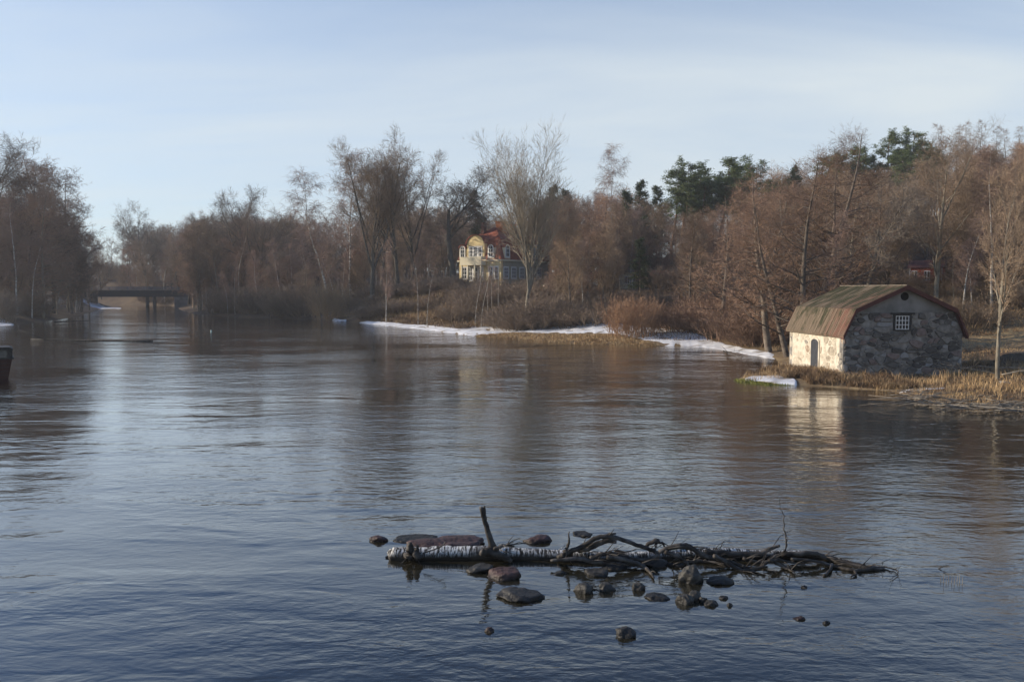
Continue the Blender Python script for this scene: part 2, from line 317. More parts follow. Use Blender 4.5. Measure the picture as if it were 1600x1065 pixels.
CTRL = [(1650, 40, .9), (1560, 47, .8), (1400, 50, .65), (1320, 52, .6), (1250, 54, .45), (1500, 62, 1.0), (1620, 60, 1.6), (1300, 66, .8), (1560, 72, 1.3), (1640, 80, 3.0), (1560, 88, 4.5), (1620, 100, 9), (1480, 92, 2.6), (1450, 112, 6.4), (1450, 128, 7.0), (1250, 80, 1.4), (1300, 105, 4.5), (1250, 150, 12),
        (1400, 200, 24), (1550, 150, 18), (1600, 210, 30), (1200, 200, 18), (1700, 160, 22), (1080, 100, 1.2), (1080, 140, 6), (1100, 190, 15), (950, 120, 2.4), (950, 150, 6), (950, 200, 10), (820, 108, 1.0), (820, 130, 4), (790, 165, 7.4), (740, 150, 6.0), (710, 160, 6.2), (640, 135, 2.2), (575, 160, 5.8),
        (510, 175, 2.6), (400, 190, 2), (300, 230, 3), (200, 300, 7), (0, 170, 3), (-200, 150, 3), (300, 400, 10), (800, 300, 12), (1200, 300, 24), (1500, 300, 34), (1800, 60, 4), (100, 390, 14), (300, 420, 16), (560, 380, 16), (60, 200, 3), (-400, 300, 8), (2200, 30, 5), (1200, 500, 25), (500, 600, 15), (640, 200, 7)]
CXY = np.array([(xat(a, b), b) for a, b, c in CTRL]); CZ = np.array([c for a, b, c in CTRL])
def vnoise(x, y, s, seed=0):
    r = np.random.default_rng(seed); T = r.random((64, 64))
    u = x / s; v = y / s; i = np.floor(u).astype(int); j = np.floor(v).astype(int); fu = u - i; fv = v - j
    fu = fu * fu * (3 - 2 * fu); fv = fv * fv * (3 - 2 * fv)
    g = lambda a, b: T[a % 64, b % 64]
    return (g(i, j) * (1 - fu) + g(i + 1, j) * fu) * (1 - fv) + (g(i, j + 1) * (1 - fu) + g(i + 1, j + 1) * fu) * fv - .5
def height(P):
    P = np.asarray(P, float).reshape(-1, 2); d = shore_dist(P)
    r2 = ((P[:, None, :] - CXY[None]) ** 2).sum(2); loc = 1 / (r2 + 9) ** 1.5
    hc = (loc * CZ).sum(1) / loc.sum(1)
    up = np.clip(d / 14, 0, 1); up = up * up * (3 - 2 * up)
    base = .30 * (1 - np.exp(-np.clip(d, 0, 50) / 1.2))
    hh = base + up * np.maximum(hc - .3, 0)
    hh += (vnoise(P[:, 0], P[:, 1], 9, 1) * .5 + vnoise(P[:, 0], P[:, 1], 2.3, 2) * .18) * np.clip(d / 8, 0, 1)
    hh += vnoise(P[:, 0], P[:, 1], 1.1, 3) * .10 * np.clip(d / 1.0, 0, 1)
    near = (np.hypot(P[:, 0] - 25, P[:, 1] - 55) < 12)
    hh = np.where(near & (d > 0), np.minimum(hh, .55 + .35 * (hh - .55)), hh)
    return np.where(d > 0, hh, np.maximum(-1.2, d * .45))
def gz(x, y): return float(height([(x, y)])[0])

def axis(segs):
    out = []
    for a, b, s in segs: out += list(np.arange(a, b, s))
    out.append(segs[-1][1]); return np.array(out)
gx = axis([(-2500, -400, 150), (-400, -160, 12), (-160, -100, 1.2), (-100, 10, 1.2), (10, 40, .5), (40, 150, 1.4), (150, 400, 12), (400, 2500, 150)])
gy = axis([(-1500, -100, 100), (-100, 30, 8), (30, 36, 1), (36, 62, .5), (62, 160, 1.1), (160, 300, 1.6), (300, 500, 12), (500, 3000, 150)])
GX, GY = np.meshgrid(gx, gy); PP = np.stack([GX.ravel(), GY.ravel()], 1)
HZ = height(PP)
V = np.column_stack([PP, HZ]); nx, ny = len(gx), len(gy)
idx = np.arange(nx * ny).reshape(ny, nx)
Q = np.stack([idx[:-1, :-1], idx[:-1, 1:], idx[1:, 1:], idx[1:, :-1]], -1).reshape(-1, 4)
me = np_mesh('ground', V, quads=Q, smooth=True)
dd = shore_dist(PP)
mask = np.clip(1 - (dd - 3) / 14, 0, 1) * (PP[:, 1] < 125) * .55
lawn = np.exp(-(((PP[:, 0] - 44) / 16) ** 2 + ((PP[:, 1] - 71) / 9) ** 2)); mead = np.exp(-(((PP[:, 0] + 18) / 20) ** 2 + ((PP[:, 1] - 138) / 14) ** 2))
mask = np.clip(np.maximum(mask, np.maximum(lawn * 1.1, mead * .45)) + vnoise(PP[:, 0], PP[:, 1], 3, 5) * .5, 0, 1)
ca = me.attributes.new('kindmask', 'FLOAT', 'POINT'); ca.data.foreach_set('value', mask.astype(np.float32))
tag(link('ground', me, M['ground']), kind='structure')
wb = MB(); wb.add([(-2500, -1500, 0), (2500, -1500, 0), (2500, 3000, 0), (-2500, 3000, 0)], [(0, 1, 2, 3)])
tag(wb.build('water', M['water']), kind='structure')

# far wooded hill line seen past the bridge
def hill(name, x0, x1, y, h, seed):
    n = 60; vs = []; fs = []
    for i in range(n + 1):
        x = x0 + (x1 - x0) * i / n; t = i / n; hh = h * (math.sin(math.pi * t) ** .6) * (1 + .25 * noise.noise(Vector((x * .01, seed, 0)))) + .6 * noise.noise(Vector((x * .08, seed, 3)))
        for k in range(6): vs.append((x, y + k * 30, -2 + (hh + 2) * math.sin(k / 5 * math.pi)))
    for i in range(n):
        for k in range(5): a = i * 6 + k; fs.append((a, a + 6, a + 7, a + 1))
    b = MB(); b.add(vs, fs); return tag(b.build(name, M['brown_hill'], smooth=True), kind='structure')
M['brown_hill'] = mat('far_wooded_slope', (0.06, 0.045, 0.038), var=[(0.11, 0.085, 0.07)], scale=.25, bump=.8, bscale=.6)
hill('wooded_hill', -330, 60, 480, 14, 1)
hill('wooded_hill', -60, 500, 420, 24, 2)

# ------------------------------------------------------------------ snow
def snow(pts, lift=.07, sub=8):
    # pts: (px, y_top, y_bottom) in the photograph, laid on the bank as a real sheet with thickness
    px = [p[0] for p in pts]; n = int((px[-1] - px[0]) / 2.2) + 2
    xs = np.linspace(px[0], px[-1], n); t = np.interp(xs, px, [p[1] for p in pts]); b = np.interp(xs, px, [p[2] for p in pts])
    t = t + vnoise(xs, xs * 0, 9, 11) * .9 * np.minimum(1, (b - t) / 3); b = b + vnoise(xs, xs * 0, 6, 12) * .9 * np.minimum(1, (b - t) / 3)
    vs = []
    for i in range(n):
        for k in range(sub + 1):
            w = k / sub; p = onz(xs[i], t[i] + (b[i] - t[i]) * w, .15)
            e = min(w, 1 - w, i / (n - 1) * 6, (1 - i / (n - 1)) * 6) * 2; vs.append((p.x, p.y, e))
    A = np.array(vs); hz = np.maximum(height(A[:, :2]), .02)
    A[:, 2] = hz - .05 + np.clip(A[:, 2] * 5, 0, 1) * (lift + .05 + vnoise(A[:, 0], A[:, 1], .8, 9) * .08)
    id_ = np.arange(n * (sub + 1)).reshape(n, sub + 1)
    q = np.stack([id_[:-1, :-1], id_[:-1, 1:], id_[1:, 1:], id_[1:, :-1]], -1).reshape(-1, 4)
    return tag(link('snow', np_mesh('snow', A, quads=q, smooth=True), M['snow']), kind='structure')
snow([(519, 497.5, 499.5), (535, 499.5, 501), (542, 500, 500.6)])
snow([(560, 502, 503), (600, 504.5, 507), (640, 508, 511), (700, 512.5, 518), (740, 515, 523), (800, 516.5, 523.5), (860, 516, 526), (920, 518, 529), (950, 519, 530.5), (1000, 525.5, 535), (1030, 528, 537.5), (1080, 531, 539.5), (1120, 537, 542.5), (1180, 547, 553), (1214, 553, 560)], lift=.04)
snow([(1163, 589.5, 592), (1180, 588.5, 594.5), (1210, 590, 597), (1240, 594, 598.5), (1246, 597, 598.5)], lift=.05)
snow([(-40, 502, 508), (0, 503, 507.5), (22, 505, 506)])
snow([(125, 479, 480), (150, 478.4, 481.5), (190, 480, 481.5)])
snow([(1404, 609.5, 610), (1415, 608, 610.5), (1440, 608, 610.5), (1470, 609, 611.5), (1478, 610.5, 611)], lift=.03)

# ------------------------------------------------------------------ boathouse
CX, CY = xat(1319, 51.3), 51.3
bh = empty('stone_boathouse', (CX, CY, .52), math.atan2(.076, .997))
tag(bh, 'old stone boathouse with mossy red mansard roof standing at the water edge on the right', 'boathouse')
W, DP = 8.05, 8.2
EZ, KZ, RZ_, KX = 2.6, 4.2, 5.72, .78
outline = [(0, -1), (W, -1), (W, EZ), (W - KX + .08, KZ - .15), (W / 2, RZ_ - .14), (KX - .08, KZ - .15), (0, EZ)]
# walls built as one mesh per wall, lower gable rubble band and upper plaster
g = MB(); lowp = [(0, -1), (W, -1), (W, EZ), (W - KX + .12, 4.0), (KX - .12, 4.0), (0, EZ)]
g.prism(lowp, 0, .5); g.build('gable_wall', M['mortar'], bh)
g = MB(); g.prism([(KX - .12, 4.0), (W - KX + .12, 4.0), (W - KX + .06, KZ - .12), (W / 2, RZ_ - .14), (KX - .06, KZ - .12)], .01, .5)
ug = g.build('plastered_gable', M['plaster'], bh)
g = MB(); g.prism(outline, DP - .5, DP); g.build('rear_wall', M['mortar'], bh)
g = MB(); g.box(0, .5, .503, DP - .503, -1, EZ + .1); g.build('side_wall', M['lime'], bh)
g = MB(); g.box(W - .5, W, .503, DP - .503, -1, EZ + .1); g.build('side_wall', M['mortar'], bh)
def clip(poly, n, c):                    # keep n.p <= c
    out = []
    for i in range(len(poly)):
        a, b = poly[i - 1], poly[i]; da = n[0] * a[0] + n[1] * a[1] - c; db = n[0] * b[0] + n[1] * b[1] - c
        if da <= 0: out.append(a)
        if (da < 0 < db) or (db < 0 < da):
            t = da / (da - db); out.append((a[0] + t * (b[0] - a[0]), a[1] + t * (b[1] - a[1])))
    return out
def masonry(region, count, gap, hole, mats, place, parent, depth, asp=1.7, keep=1.0):
    rr = random.Random(count)
    xs = [p[0] for p in region]; ys = [p[1] for p in region]; seeds = []
    tries = 0; mind = .62 * math.sqrt((max(xs) - min(xs)) / asp * (max(ys) - min(ys)) / count)
    while len(seeds) < count and tries < 60000:
        tries += 1; s = (rr.uniform(min(xs), max(xs)), rr.uniform(min(ys), max(ys)))
        f = rr.choice([.45, .6, .8, 1.0, 1.5])
        if all(math.hypot((s[0] - q[0]) / asp, s[1] - q[1]) > mind * (f + q[2]) / 2 * 1.05 for q in seeds): seeds.append((*s, f))
    for s in seeds:
        poly = [(a, b) for a, b in region]
        for q in seeds:
            if q is s: continue
            # bisector in the squeezed metric, weighted by size
            n = ((q[0] - s[0]) / asp ** 2, q[1] - s[1]); d2 = (q[0] - s[0]) ** 2 / asp ** 2 + (q[1] - s[1]) ** 2
            w = .5 + .16 * (s[2] - q[2]); mxp = (s[0] + (q[0] - s[0]) * w, s[1] + (q[1] - s[1]) * w)
            poly = clip(poly, n, n[0] * mxp[0] + n[1] * mxp[1])
            if len(poly) < 3: break
        if hole and len(poly) >= 3:
            hx0, hx1, hy0, hy1 = hole
            opts = [(s[0] - hx1, (-1, 0), -hx1), (hx0 - s[0], (1, 0), hx0), (s[1] - hy1, (0, -1), -hy1), (hy0 - s[1], (0, 1), hy0)]
            o = max(opts); poly = clip(poly, o[1], o[2])
        if len(poly) < 3 or rr.random() > keep: continue
        cx = sum(p[0] for p in poly) / len(poly); cy = sum(p[1] for p in poly) / len(poly)
        # cut the corners so the stone is rounded
        cut = []
        for i in range(len(poly)):
            a, b, c = poly[i - 1], poly[i], poly[(i + 1) % len(poly)]; u = rr.uniform(.16, .3)
            cut += [(b[0] + (a[0] - b[0]) * u, b[1] + (a[1] - b[1]) * u), (b[0] + (c[0] - b[0]) * u, b[1] + (c[1] - b[1]) * u)]
        R_ = max(math.hypot(p[0] - cx, p[1] - cy) for p in cut)
        if R_ < .09: continue
        k0 = 1 - gap * rr.uniform(.6, 1.5) / R_; k1 = k0 * .84; dep = depth * rr.uniform(.5, 1.3)
        if k0 < .3: continue
        n = len(cut); vs = []
        for k, dz in ((k0, -.02), (k0 * .96, dep * .7), (k1, dep)):
            for p in cut: vs.append(place(cx + (p[0] - cx) * k, cy + (p[1] - cy) * k, dz * (1 + rr.uniform(-.15, .15))))
        fs = [tuple(range(2 * n, 3 * n))] + [(j * n + i, j * n + (i + 1) % n, (j + 1) * n + (i + 1) % n, (j + 1) * n + i) for j in range(2) for i in range(n)]
        b = MB(); b.add(vs, fs); o = b.build('stone', rr.choice(mats), parent)
WX = 3.9; WZ0, WZ1 = 2.88, 3.78
masonry([(0.02, -.25), (W - .02, -.25), (W - .02, EZ), (W - KX + .1, 3.97), (KX - .1, 3.97), (.02, EZ)], 205, .035, (WX - .62, WX + .62, WZ0 - .12, WZ1 + .2),
        [M['stone0'], M['stone1'], M['stone0'], M['stone1'], M['stone2'], M['stone3'], M['stone4'], M['stone5'], M['stone2']], lambda u, v, d: (u, -d, v), bh, .075, keep=.93)
masonry([(0.05, -.25), (DP - .05, -.25), (DP - .05, EZ - .1), (.05, EZ - .1)], 92, .05, (3.2, 4.75, -.4, 2.3),
        [M['limed0'], M['limed0'], M['limed1'], M['limed2'], M['limed0'], M['limed3']], lambda u, v, d: (-d, u, v), bh, .02, keep=.62)
# door in the side wall
d = MB(); arch = [(3.42, -.3), (4.52, -.3)] + [(3.97 + .55 * math.cos(a), 1.78 + .26 * math.sin(a)) for a in np.linspace(0, math.pi, 9)]
dr = d.prism(arch, -.02, .03, 'x').build('door', M['grey_wood'], bh)
d = MB()
for k in range(6): d.box(-.045, -.022, 3.44 + k * .18, 3.44 + k * .18 + .165, -.25, 1.85)
tag(d.build('door_boards', M['grey_wood'], dr))
d = MB(); outer = [(3.97 + .70 * math.cos(a), 1.78 + .40 * math.sin(a)) for a in np.linspace(0, math.pi, 13)]; inner = [(3.97 + .56 * math.cos(a), 1.78 + .27 * math.sin(a)) for a in np.linspace(0, math.pi, 13)]
for i in range(12): d.prism([outer[i], outer[i + 1], inner[i + 1], inner[i]], -.06, -.005, 'x')
d.box(-.06, -.005, 4.53, 4.67, -.3, 1.78); d.box(-.06, -.005, 3.27, 3.41, -.3, 1.78); d.build('door_frame', M['lime'], bh)
# gable window
w = empty('window', (WX, -.0, WZ0)); w.parent = bh
ww, wh = .46, WZ1 - WZ0
b = MB(); b.box(-ww - .14, -ww, -.07, .02, -.08, wh + .1); b.box(ww, ww + .14, -.07, .02, -.08, wh + .1); b.box(-ww, ww, -.07, .02, -.08, 0); b.box(-ww, ww, -.07, .02, wh, wh + .1); b.build('frame', M['black_wood'], w)
b = MB(); b.box(-.8, .8, -.11, .02, wh + .103, wh + .2); b.build('lintel', M['black_wood'], w)
b = MB(); b.box(-ww, ww, -.012, .01, 0, wh); b.build('pane', M['glass'], w)
b = MB()
for k in range(5): x = -ww + .03 + (2 * ww - .06) * k / 4; b.box(x - .022, x + .022, -.045, -.014, .0, wh)
for k in range(4): z = .03 + (wh - .06) * k / 3; b.box(-ww, ww, -.05, -.018, z - .022, z + .022)
b.build('glazing_bars', M['white_paint'], w)
b = MB(); b.prism([(W / 2 + .27 * math.cos(a), 5.03 + .27 * math.sin(a)) for a in np.linspace(0, 2 * math.pi, 18)[:-1]], -.012, .02); b.build('round_vent', M['hole'], bh)
# roof: profile from left eave over ridge to right eave
OV = .12
prof = [(-OV - .06, EZ - .12), (KX - .16, KZ), (W / 2, RZ_), (W - KX + .16, KZ), (W + OV + .06, EZ - .12)]
y0, y1 = -.32, DP + .3; TH = .09
def offs(p, t): return (p[0], p[1] - t)
b = MB()
for i in range(4):
    b.prism([prof[i], prof[i + 1], offs(prof[i + 1], TH * 1.3), offs(prof[i], TH * 1.3)], y0, y1)
rf = b.build('roof', M['roof'], bh)
b = MB(); sag = random.Random(3)
for i in range(4):                        # individual boards running down each slope
    a = Vector((prof[i][0], 0, prof[i][1])); c = Vector((prof[i + 1][0], 0, prof[i + 1][1])); dirv = (c - a); nrm = Vector((-dirv.z, 0, dirv.x)).normalized()
    if nrm.z < 0: nrm = -nrm
    y = y0
    while y < y1 - .05:
        wd = sag.uniform(.15, .21); e = sag.uniform(.012, .035); y2 = min(y + wd, y1); s0 = sag.uniform(-.03, .03) if i in (0, 3) else 0
        p0 = a - dirv.normalized() * max(0, s0) if i == 0 else a
        P4 = [p0 + nrm * .004, c + nrm * .004]
        vs = []
        for yy in (y + .012, y2 - .012):
            for q in (p0, c):
                vs.append((q.x + nrm.x * .002, yy, q.z + nrm.z * .002))
            for q in (p0, c):
                vs.append((q.x + nrm.x * e, yy, q.z + nrm.z * e))
        b.add(vs, [(0, 1, 5, 4), (2, 6, 7, 3), (0, 2, 3, 1), (4, 5, 7, 6), (0, 4, 6, 2), (1, 3, 7, 5)])
        y = y2
tag(b.build('roof_boards', M['roof'], rf), kind='stuff')
b = MB(); b.box(W / 2 - .09, W / 2 + .09, y0 - .01, y1 + .01, RZ_ + .012, RZ_ + .05); b.build('ridge_cap', M['old_wood'], rf)
for side in (0, 1):
    b = MB(); yy0, yy1 = (y0 - .04, y0 - .003) if side == 0 else (y1 + .003, y1 + .04)
    for i in range(4):
        b.prism([(prof[i][0], prof[i][1] + .04), (prof[i + 1][0], prof[i + 1][1] + .04), offs(prof[i + 1], .26), offs(prof[i], .26)], yy0, yy1)
    b.build('barge_board', M['roof_red'], rf)
b = MB()
for i in range(4): b.prism([offs(prof[i], .125), offs(prof[i + 1], .125), offs(prof[i + 1], .20), offs(prof[i], .20)], y0 + .01, -.003)
b.build('soffit', M['roof_red'], rf)

# ------------------------------------------------------------------ villa
K = at(783, 440, 160)
M['shaded_yellow'] = mat('shaded_side_render', (0.32, 0.30, 0.23), var=[(0.42, 0.39, 0.30)], scale=1)  # yellow render greyed and darkened: the side's shade is mixed into its colour
vl = empty('yellow_villa', (K.x, K.y, 7.0), math.atan2(.8, .6))
tag(vl, 'yellow villa with red mansard roof, arched dormers and brick chimneys behind the bare trees', 'villa')
# local x runs along the shaded side (17 m), local y along the sunlit front (11 m)
LX, LY = 16.5, 11.0; E1 = 4.7; E2 = 9.1; E3 = 11.9
b = MB(); b.box(0, LX, 0, LY, -1, E1); b.build('wall', M['yellow'], vl)
b = MB(); b.box(.6, LX + .02, -.03, -.002, -1, E1 - .01); b.build('side_wall', M['shaded_yellow'], vl)
b = MB(); b.box(-.35, LX + .35, -.35, LY + .35, E1, E1 + .3); b.build('cornice', M['cream'], vl)
def frustum(x0, x1, y0, y1, z0, ix, iy, z1):
    return [(x0, y0, z0), (x1, y0, z0), (x1, y1, z0), (x0, y1, z0), (x0 + ix, y0 + iy, z1), (x1 - ix, y0 + iy, z1), (x1 - ix, y1 - iy, z1), (x0 + ix, y1 - iy, z1)], [(0, 3, 2, 1), (4, 5, 6, 7), (0, 1, 5, 4), (1, 2, 6, 5), (2, 3, 7, 6), (3, 0, 4, 7)]
b = MB(); b.add(*frustum(-.3, LX + .3, -.3, LY + .3, E1 + .303, 1.3, 1.3, E2)); b.add(*frustum(.95, LX - .95, .95, LY - .95, E2 + .003, 4.0, 4.2, E3))
vr = b.build('roof', M['villa_roof'], vl)
def chim(x, y, w, dpt, z0, z1, m):
    b = MB(); b.box(x - w / 2, x + w / 2, y - dpt / 2, y + dpt / 2, z0, z1); o = b.build('chimney', m, vr)
    b = MB(); b.box(x - w / 2 - .1, x + w / 2 + .1, y - dpt / 2 - .1, y + dpt / 2 + .1, z1, z1 + .2); b.build('chimney_cap', m, vr)
chim(3.2, 7.0, .8, .8, 10, 12.6, M['roof_red']); chim(5.6, 4.2, 1.4, 1.9, 9.6, 12.9, M['chimney']); chim(10.5, 5.0, 1.2, 1.2, 9.6, 12.7, M['chimney'])
def vwin(face, u, z, w, h, archd=False, parent=None, off=0.0):
    # face 'f' = front (x=-off, outward -x); 's' = side (y=-off, outward -y)
    pt = (lambda a, c, t: (-off - t, a, c)) if face == 'f' else (lambda a, c, t: (a, -off - t, c))
    def slab(poly, t0, t1, nm, m, par):
        n = len(poly); vs = [pt(p[0], p[1], t0) for p in poly] + [pt(p[0], p[1], t1) for p in poly]
        b = MB(); b.add(vs, [tuple(range(n)), tuple(range(n, 2 * n))] + [(i, (i + 1) % n, n + (i + 1) % n, n + i) for i in range(n)]); return b.build(nm, m, par)
    def shape(e):
        if archd: return [(u - w / 2 - e, z - e)] + [(u - (w / 2 + e) * math.cos(a), z + h - w / 2 + (w / 2 + e) * math.sin(a)) for a in np.linspace(0, math.pi, 9)] + [(u + w / 2 + e, z - e)]
        return [(u - w / 2 - e, z - e), (u - w / 2 - e, z + h + e), (u + w / 2 + e, z + h + e), (u + w / 2 + e, z - e)]
    fr = slab(shape(.22), .0, .06, 'window', M['white_paint'], parent or vl)
    slab(shape(-.06), .062, .075, 'pane', M['glass'], fr)
    for dx in (-w / 4, 0, w / 4) if w > 1.2 else (0,): slab([(u + dx - .05, z), (u + dx - .05, z + h - .1), (u + dx + .05, z + h - .1), (u + dx + .05, z)], .077, .10, 'bar', M['white_paint'], fr)
    for dz in (h * .35, h * .68): slab([(u - w / 2, z + dz - .04), (u - w / 2, z + dz + .04), (u + w / 2, z + dz + .04), (u + w / 2, z + dz - .04)], .077, .098, 'bar', M['white_paint'], fr)
for u in (1.2, 2.6): vwin('f', u, 1.2, .8, 2.3)
vwin('f', 9.6, 1.2, 1.2, 2.3)
for u in (1.6, 4.2, 7.0, 10.0, 13.2): vwin('s', u, 1.3, 1.3, 2.1, off=.03)
# frontispiece with rounded gable over a columned porch
def dorm(face, u, w, z0, z1, rad, depth, m, name='dormer'):
    poly = [(u - w / 2, z0), (u + w / 2, z0), (u + w / 2, z1)] + [(u + rad * math.cos(a), z1 + (rad) * .75 * math.sin(a)) for a in np.linspace(0, math.pi, 11)] + [(u - w / 2, z1)]
    b = MB()
    if face == 'f': b.prism(poly, -.25, depth, 'x')
    else: b.prism(poly, -.25, depth, 'y')
    o = b.build(name, m, vl)
    poly2 = [(u + (rad + .15) * math.cos(a), z1 + (rad + .15) * .75 * math.sin(a) + .05) for a in np.linspace(0, math.pi, 11)]; poly3 = [(u + (rad + .0) * math.cos(a), z1 + rad * .75 * math.sin(a) + .01) for a in np.linspace(0, math.pi, 11)]
    b = MB()
    for i in range(10):
        q = [poly2[i], poly2[i + 1], poly3[i + 1], poly3[i]]
        b.prism(q, -.45, depth, 'x' if face == 'f' else 'y')
    b.build('dormer_roof', M['villa_roof'], vl)
    return o
dorm('f', 6.4, 4.6, E1 + .31, 8.3, 2.3, 4.5, M['yellow'], 'frontispiece')
for u in (5.2, 6.4, 7.6): vwin('f', u, 5.7, .75, 1.9, off=.25)
dorm('f', 2.4, 1.7, E1 + .31, 7.4, .85, 2.5, M['cream']); vwin('f', 2.4, 5.6, 1.0, 2.3, True, off=.25)
dorm('f', 9.9, 1.7, E1 + .31, 7.4, .85, 2.5, M['cream']); vwin('f', 9.9, 5.6, 1.0, 2.3, True, off=.25)
dorm('s', 1.8, 1.8, E1 + .31, 7.4, .9, 2.5, M['cream']); vwin('s', 1.8, 5.6, 1.0, 2.3, True, off=.25)
b = MB(); b.box(7.5, 13.5, -.25, 4, E1 + .31, 8.1); b.build('attic_dormer', M['shaded_yellow'], vl)
b = MB(); b.box(7.1, 13.9, -.7, 4, 8.103, 8.35); b.build('dormer_roof', M['white_paint'], vl)
for u in (8.6, 10.5, 12.4): vwin('s', u, 5.7, 1.3, 1.9, off=.25)
b = MB(); b.box(-1.9, -.36, 3.6, 9.2, 3.9, E1 + .1); b.build('porch_entablature', M['cream'], vl)
b = MB(); b.box(-1.9, -.02, 3.6, 9.2, -1, .45); b.build('porch_floor', M['concrete'], vl)
for y in (3.9, 5.5, 7.3, 8.9):
    b = MB(); b.tube([(-1.6, y, .45), (-1.6, y, 3.9)], [.2, .17], 10); b.build('column', M['cream'], vl, True)
vwin('f', 5.2, .9, 1.0, 2.6); vwin('f', 6.6, .5, 1.1, 3.0); vwin('f', 8.0, .9, 1.0, 2.6)
b = MB(); b.box(-1.9, -1.8, 3.6, 9.2, E1 + .1, E1 + .9); b.box(-1.8, -.4, 3.6, 3.7, E1 + .31, E1 + .9); b.box(-1.8, -.4, 9.1, 9.2, E1 + .31, E1 + .9); b.build('balcony', M['cream'], vl)

# ------------------------------------------------------------------ small houses
def cottage(name, px, D, w, dp, hwall, hroof, rz, wallm, roofm, label, wins, zoff=0.0):
    x = xat(px, D); z = gz(x, D) + zoff; t = empty(name, (x, D, z), rz); tag(t, label, 'house')
    b = MB(); b.box(-w / 2, w / 2, 0, dp, -1.5, hwall); b.build('wall', wallm, t)
    b = MB(); b.prism([(-.35, hwall - .1), (dp + .35, hwall - .1), (dp / 2, hwall + hroof)], -w / 2 - .35, w / 2 + .35, 'x'); b.build('roof', roofm, t)
    for (u, zz_, ww_, hh_) in wins:
        b = MB(); b.box(u - ww_ / 2, u + ww_ / 2, -.06, .02, zz_, zz_ + hh_); fr = b.build('window', M['white_paint'], t)
        b = MB()
        for sx in (-1, 1): b.box(u + sx * ww_ / 4 - ww_ * .17, u + sx * ww_ / 4 + ww_ * .17, -.075, -.062, zz_ + .14, zz_ + hh_ - .14)
        b.build('pane', M['glass'], fr)
    for u in (-w / 2, w / 2):
        b = MB(); b.box(u - .09, u + .09, -.05, -.003, -1.4, hwall - .12); b.build('corner_board', M['white_paint'], t)
    return t
cz = 6 + (452 - 446) * 120 / F
cottage('red_cottage', 1444, 118, 4.2, 4.5, 2.7, 1.1, -.6, M['falu'], M['roof_red'], 'small red wooden cottage with white windows above the boathouse roof', [(-1.5, .7, .8, 1.5), (.2, .7, .8, 1.5)], cz - gz(xat(1444, 118), 118))
cottage('yellow_cottage', 970, 150, 5.0, 5, 3.2, 1.8, .4, M['cream'], M['concrete'], 'pale cottage half hidden between dark trunks right of the villa', [(-1.2, .9, 1.0, 1.5), (1.3, .9, 1.0, 1.5)])
cottage('brown_shed', 912, 148, 5.0, 4, 2.2, 1.6, .2, M['cream'], M['chimney'], 'low shed with orange tiled roof seen through twigs right of the villa', [(0, .8, .8, 1.0)])
cottage('grey_outbuilding', 1036, 140, 2.6, 3, 2.4, 1.0, .1, M['concrete'], M['villa_roof'], 'tiny outbuilding with one white window above the orange willow bush', [(0.3, .8, 1.0, 1.6)])

# ------------------------------------------------------------------ bridge
br = empty('road_bridge', (-125, 266, 0)); tag(br, 'dark low girder bridge crossing the river at the far left', 'bridge')
b = MB(); b.box(-28, 28, 0, 5, 3.5, 5.6); b.build('girder', M['steel'], br)
b = MB(); b.box(-28, 28, -.4, 5.4, 5.603, 5.9); b.build('deck', M['concrete'], br)
b = MB()
for z in (6.2, 6.5, 6.8): b.box(-28, 28, -.35, -.27, z - .07, z + .07)
b.build('railing', M['rail'], br)
for k in range(19): MB().box(-27 + k * 3, -26.88 + k * 3, -.33, -.21, 5.9, 6.9).build('railing_post', M['rail'], br)
for x in (2.2, 4.6): MB().tube([(x, 2.5, -1), (x, 2.5, 3.5)], [.55, .55], 12).build('pier', M['concrete'], br, True)
MB().box(12.5, 28, -.5, 5.5, -1, 3.5).build('abutment', M['concrete'], br)
MB().box(-34, -16, -.5, 5.5, -1, 3.5).build('abutment', M['concrete'], br)

# ------------------------------------------------------------------ moored boat end at the left edge
p = onz(12, 592)
bt = empty('moored_barge', (p.x, p.y, 0)); bt.rotation_euler = (0, 0, .57); tag(bt, 'dark red barge end with black rimmed cabin cut off by the left edge', 'boat')
b = MB(); x1 = .0; s = p.y / F
b.prism([(-5, -.4), (x1 - .05, -.4), (x1 + .30, 31 * s), (-5, 31 * s)], 0, 2.2); b.build('hull', M['boat'], bt)
b = MB()
for k in range(1, 5):
    zz_ = k * 31 * s / 5; b.box(-5, x1 - .05 + .35 * (zz_ + .4) / (31 * s + .4) - .03, -.02, -.002, zz_ - .012, zz_ + .012)
b.build('plank_seams', M['black_wood'], bt)
MB().box(-5, x1 + .40, -.07, 2.27, 31 * s + .003, 31 * s + .10).build('gunwale', M['black_wood'], bt)
MB().box(x1 + .02, x1 + .33, .0, .12, 31 * s + .103, 47 * s).build('cabin_post', M['black_wood'], bt)
MB().box(-5, x1 + .02, .04, .08, 31 * s + .103, 45 * s).build('cabin_pane', M['glass'], bt)
MB().prism([(-5, 46 * s), (x1 + .36, 45 * s), (x1 + .36, 47 * s), (x1 + .2, 50 * s), (-5, 52 * s)], -.04, 2.2).build('cabin_roof', M['black_wood'], bt)

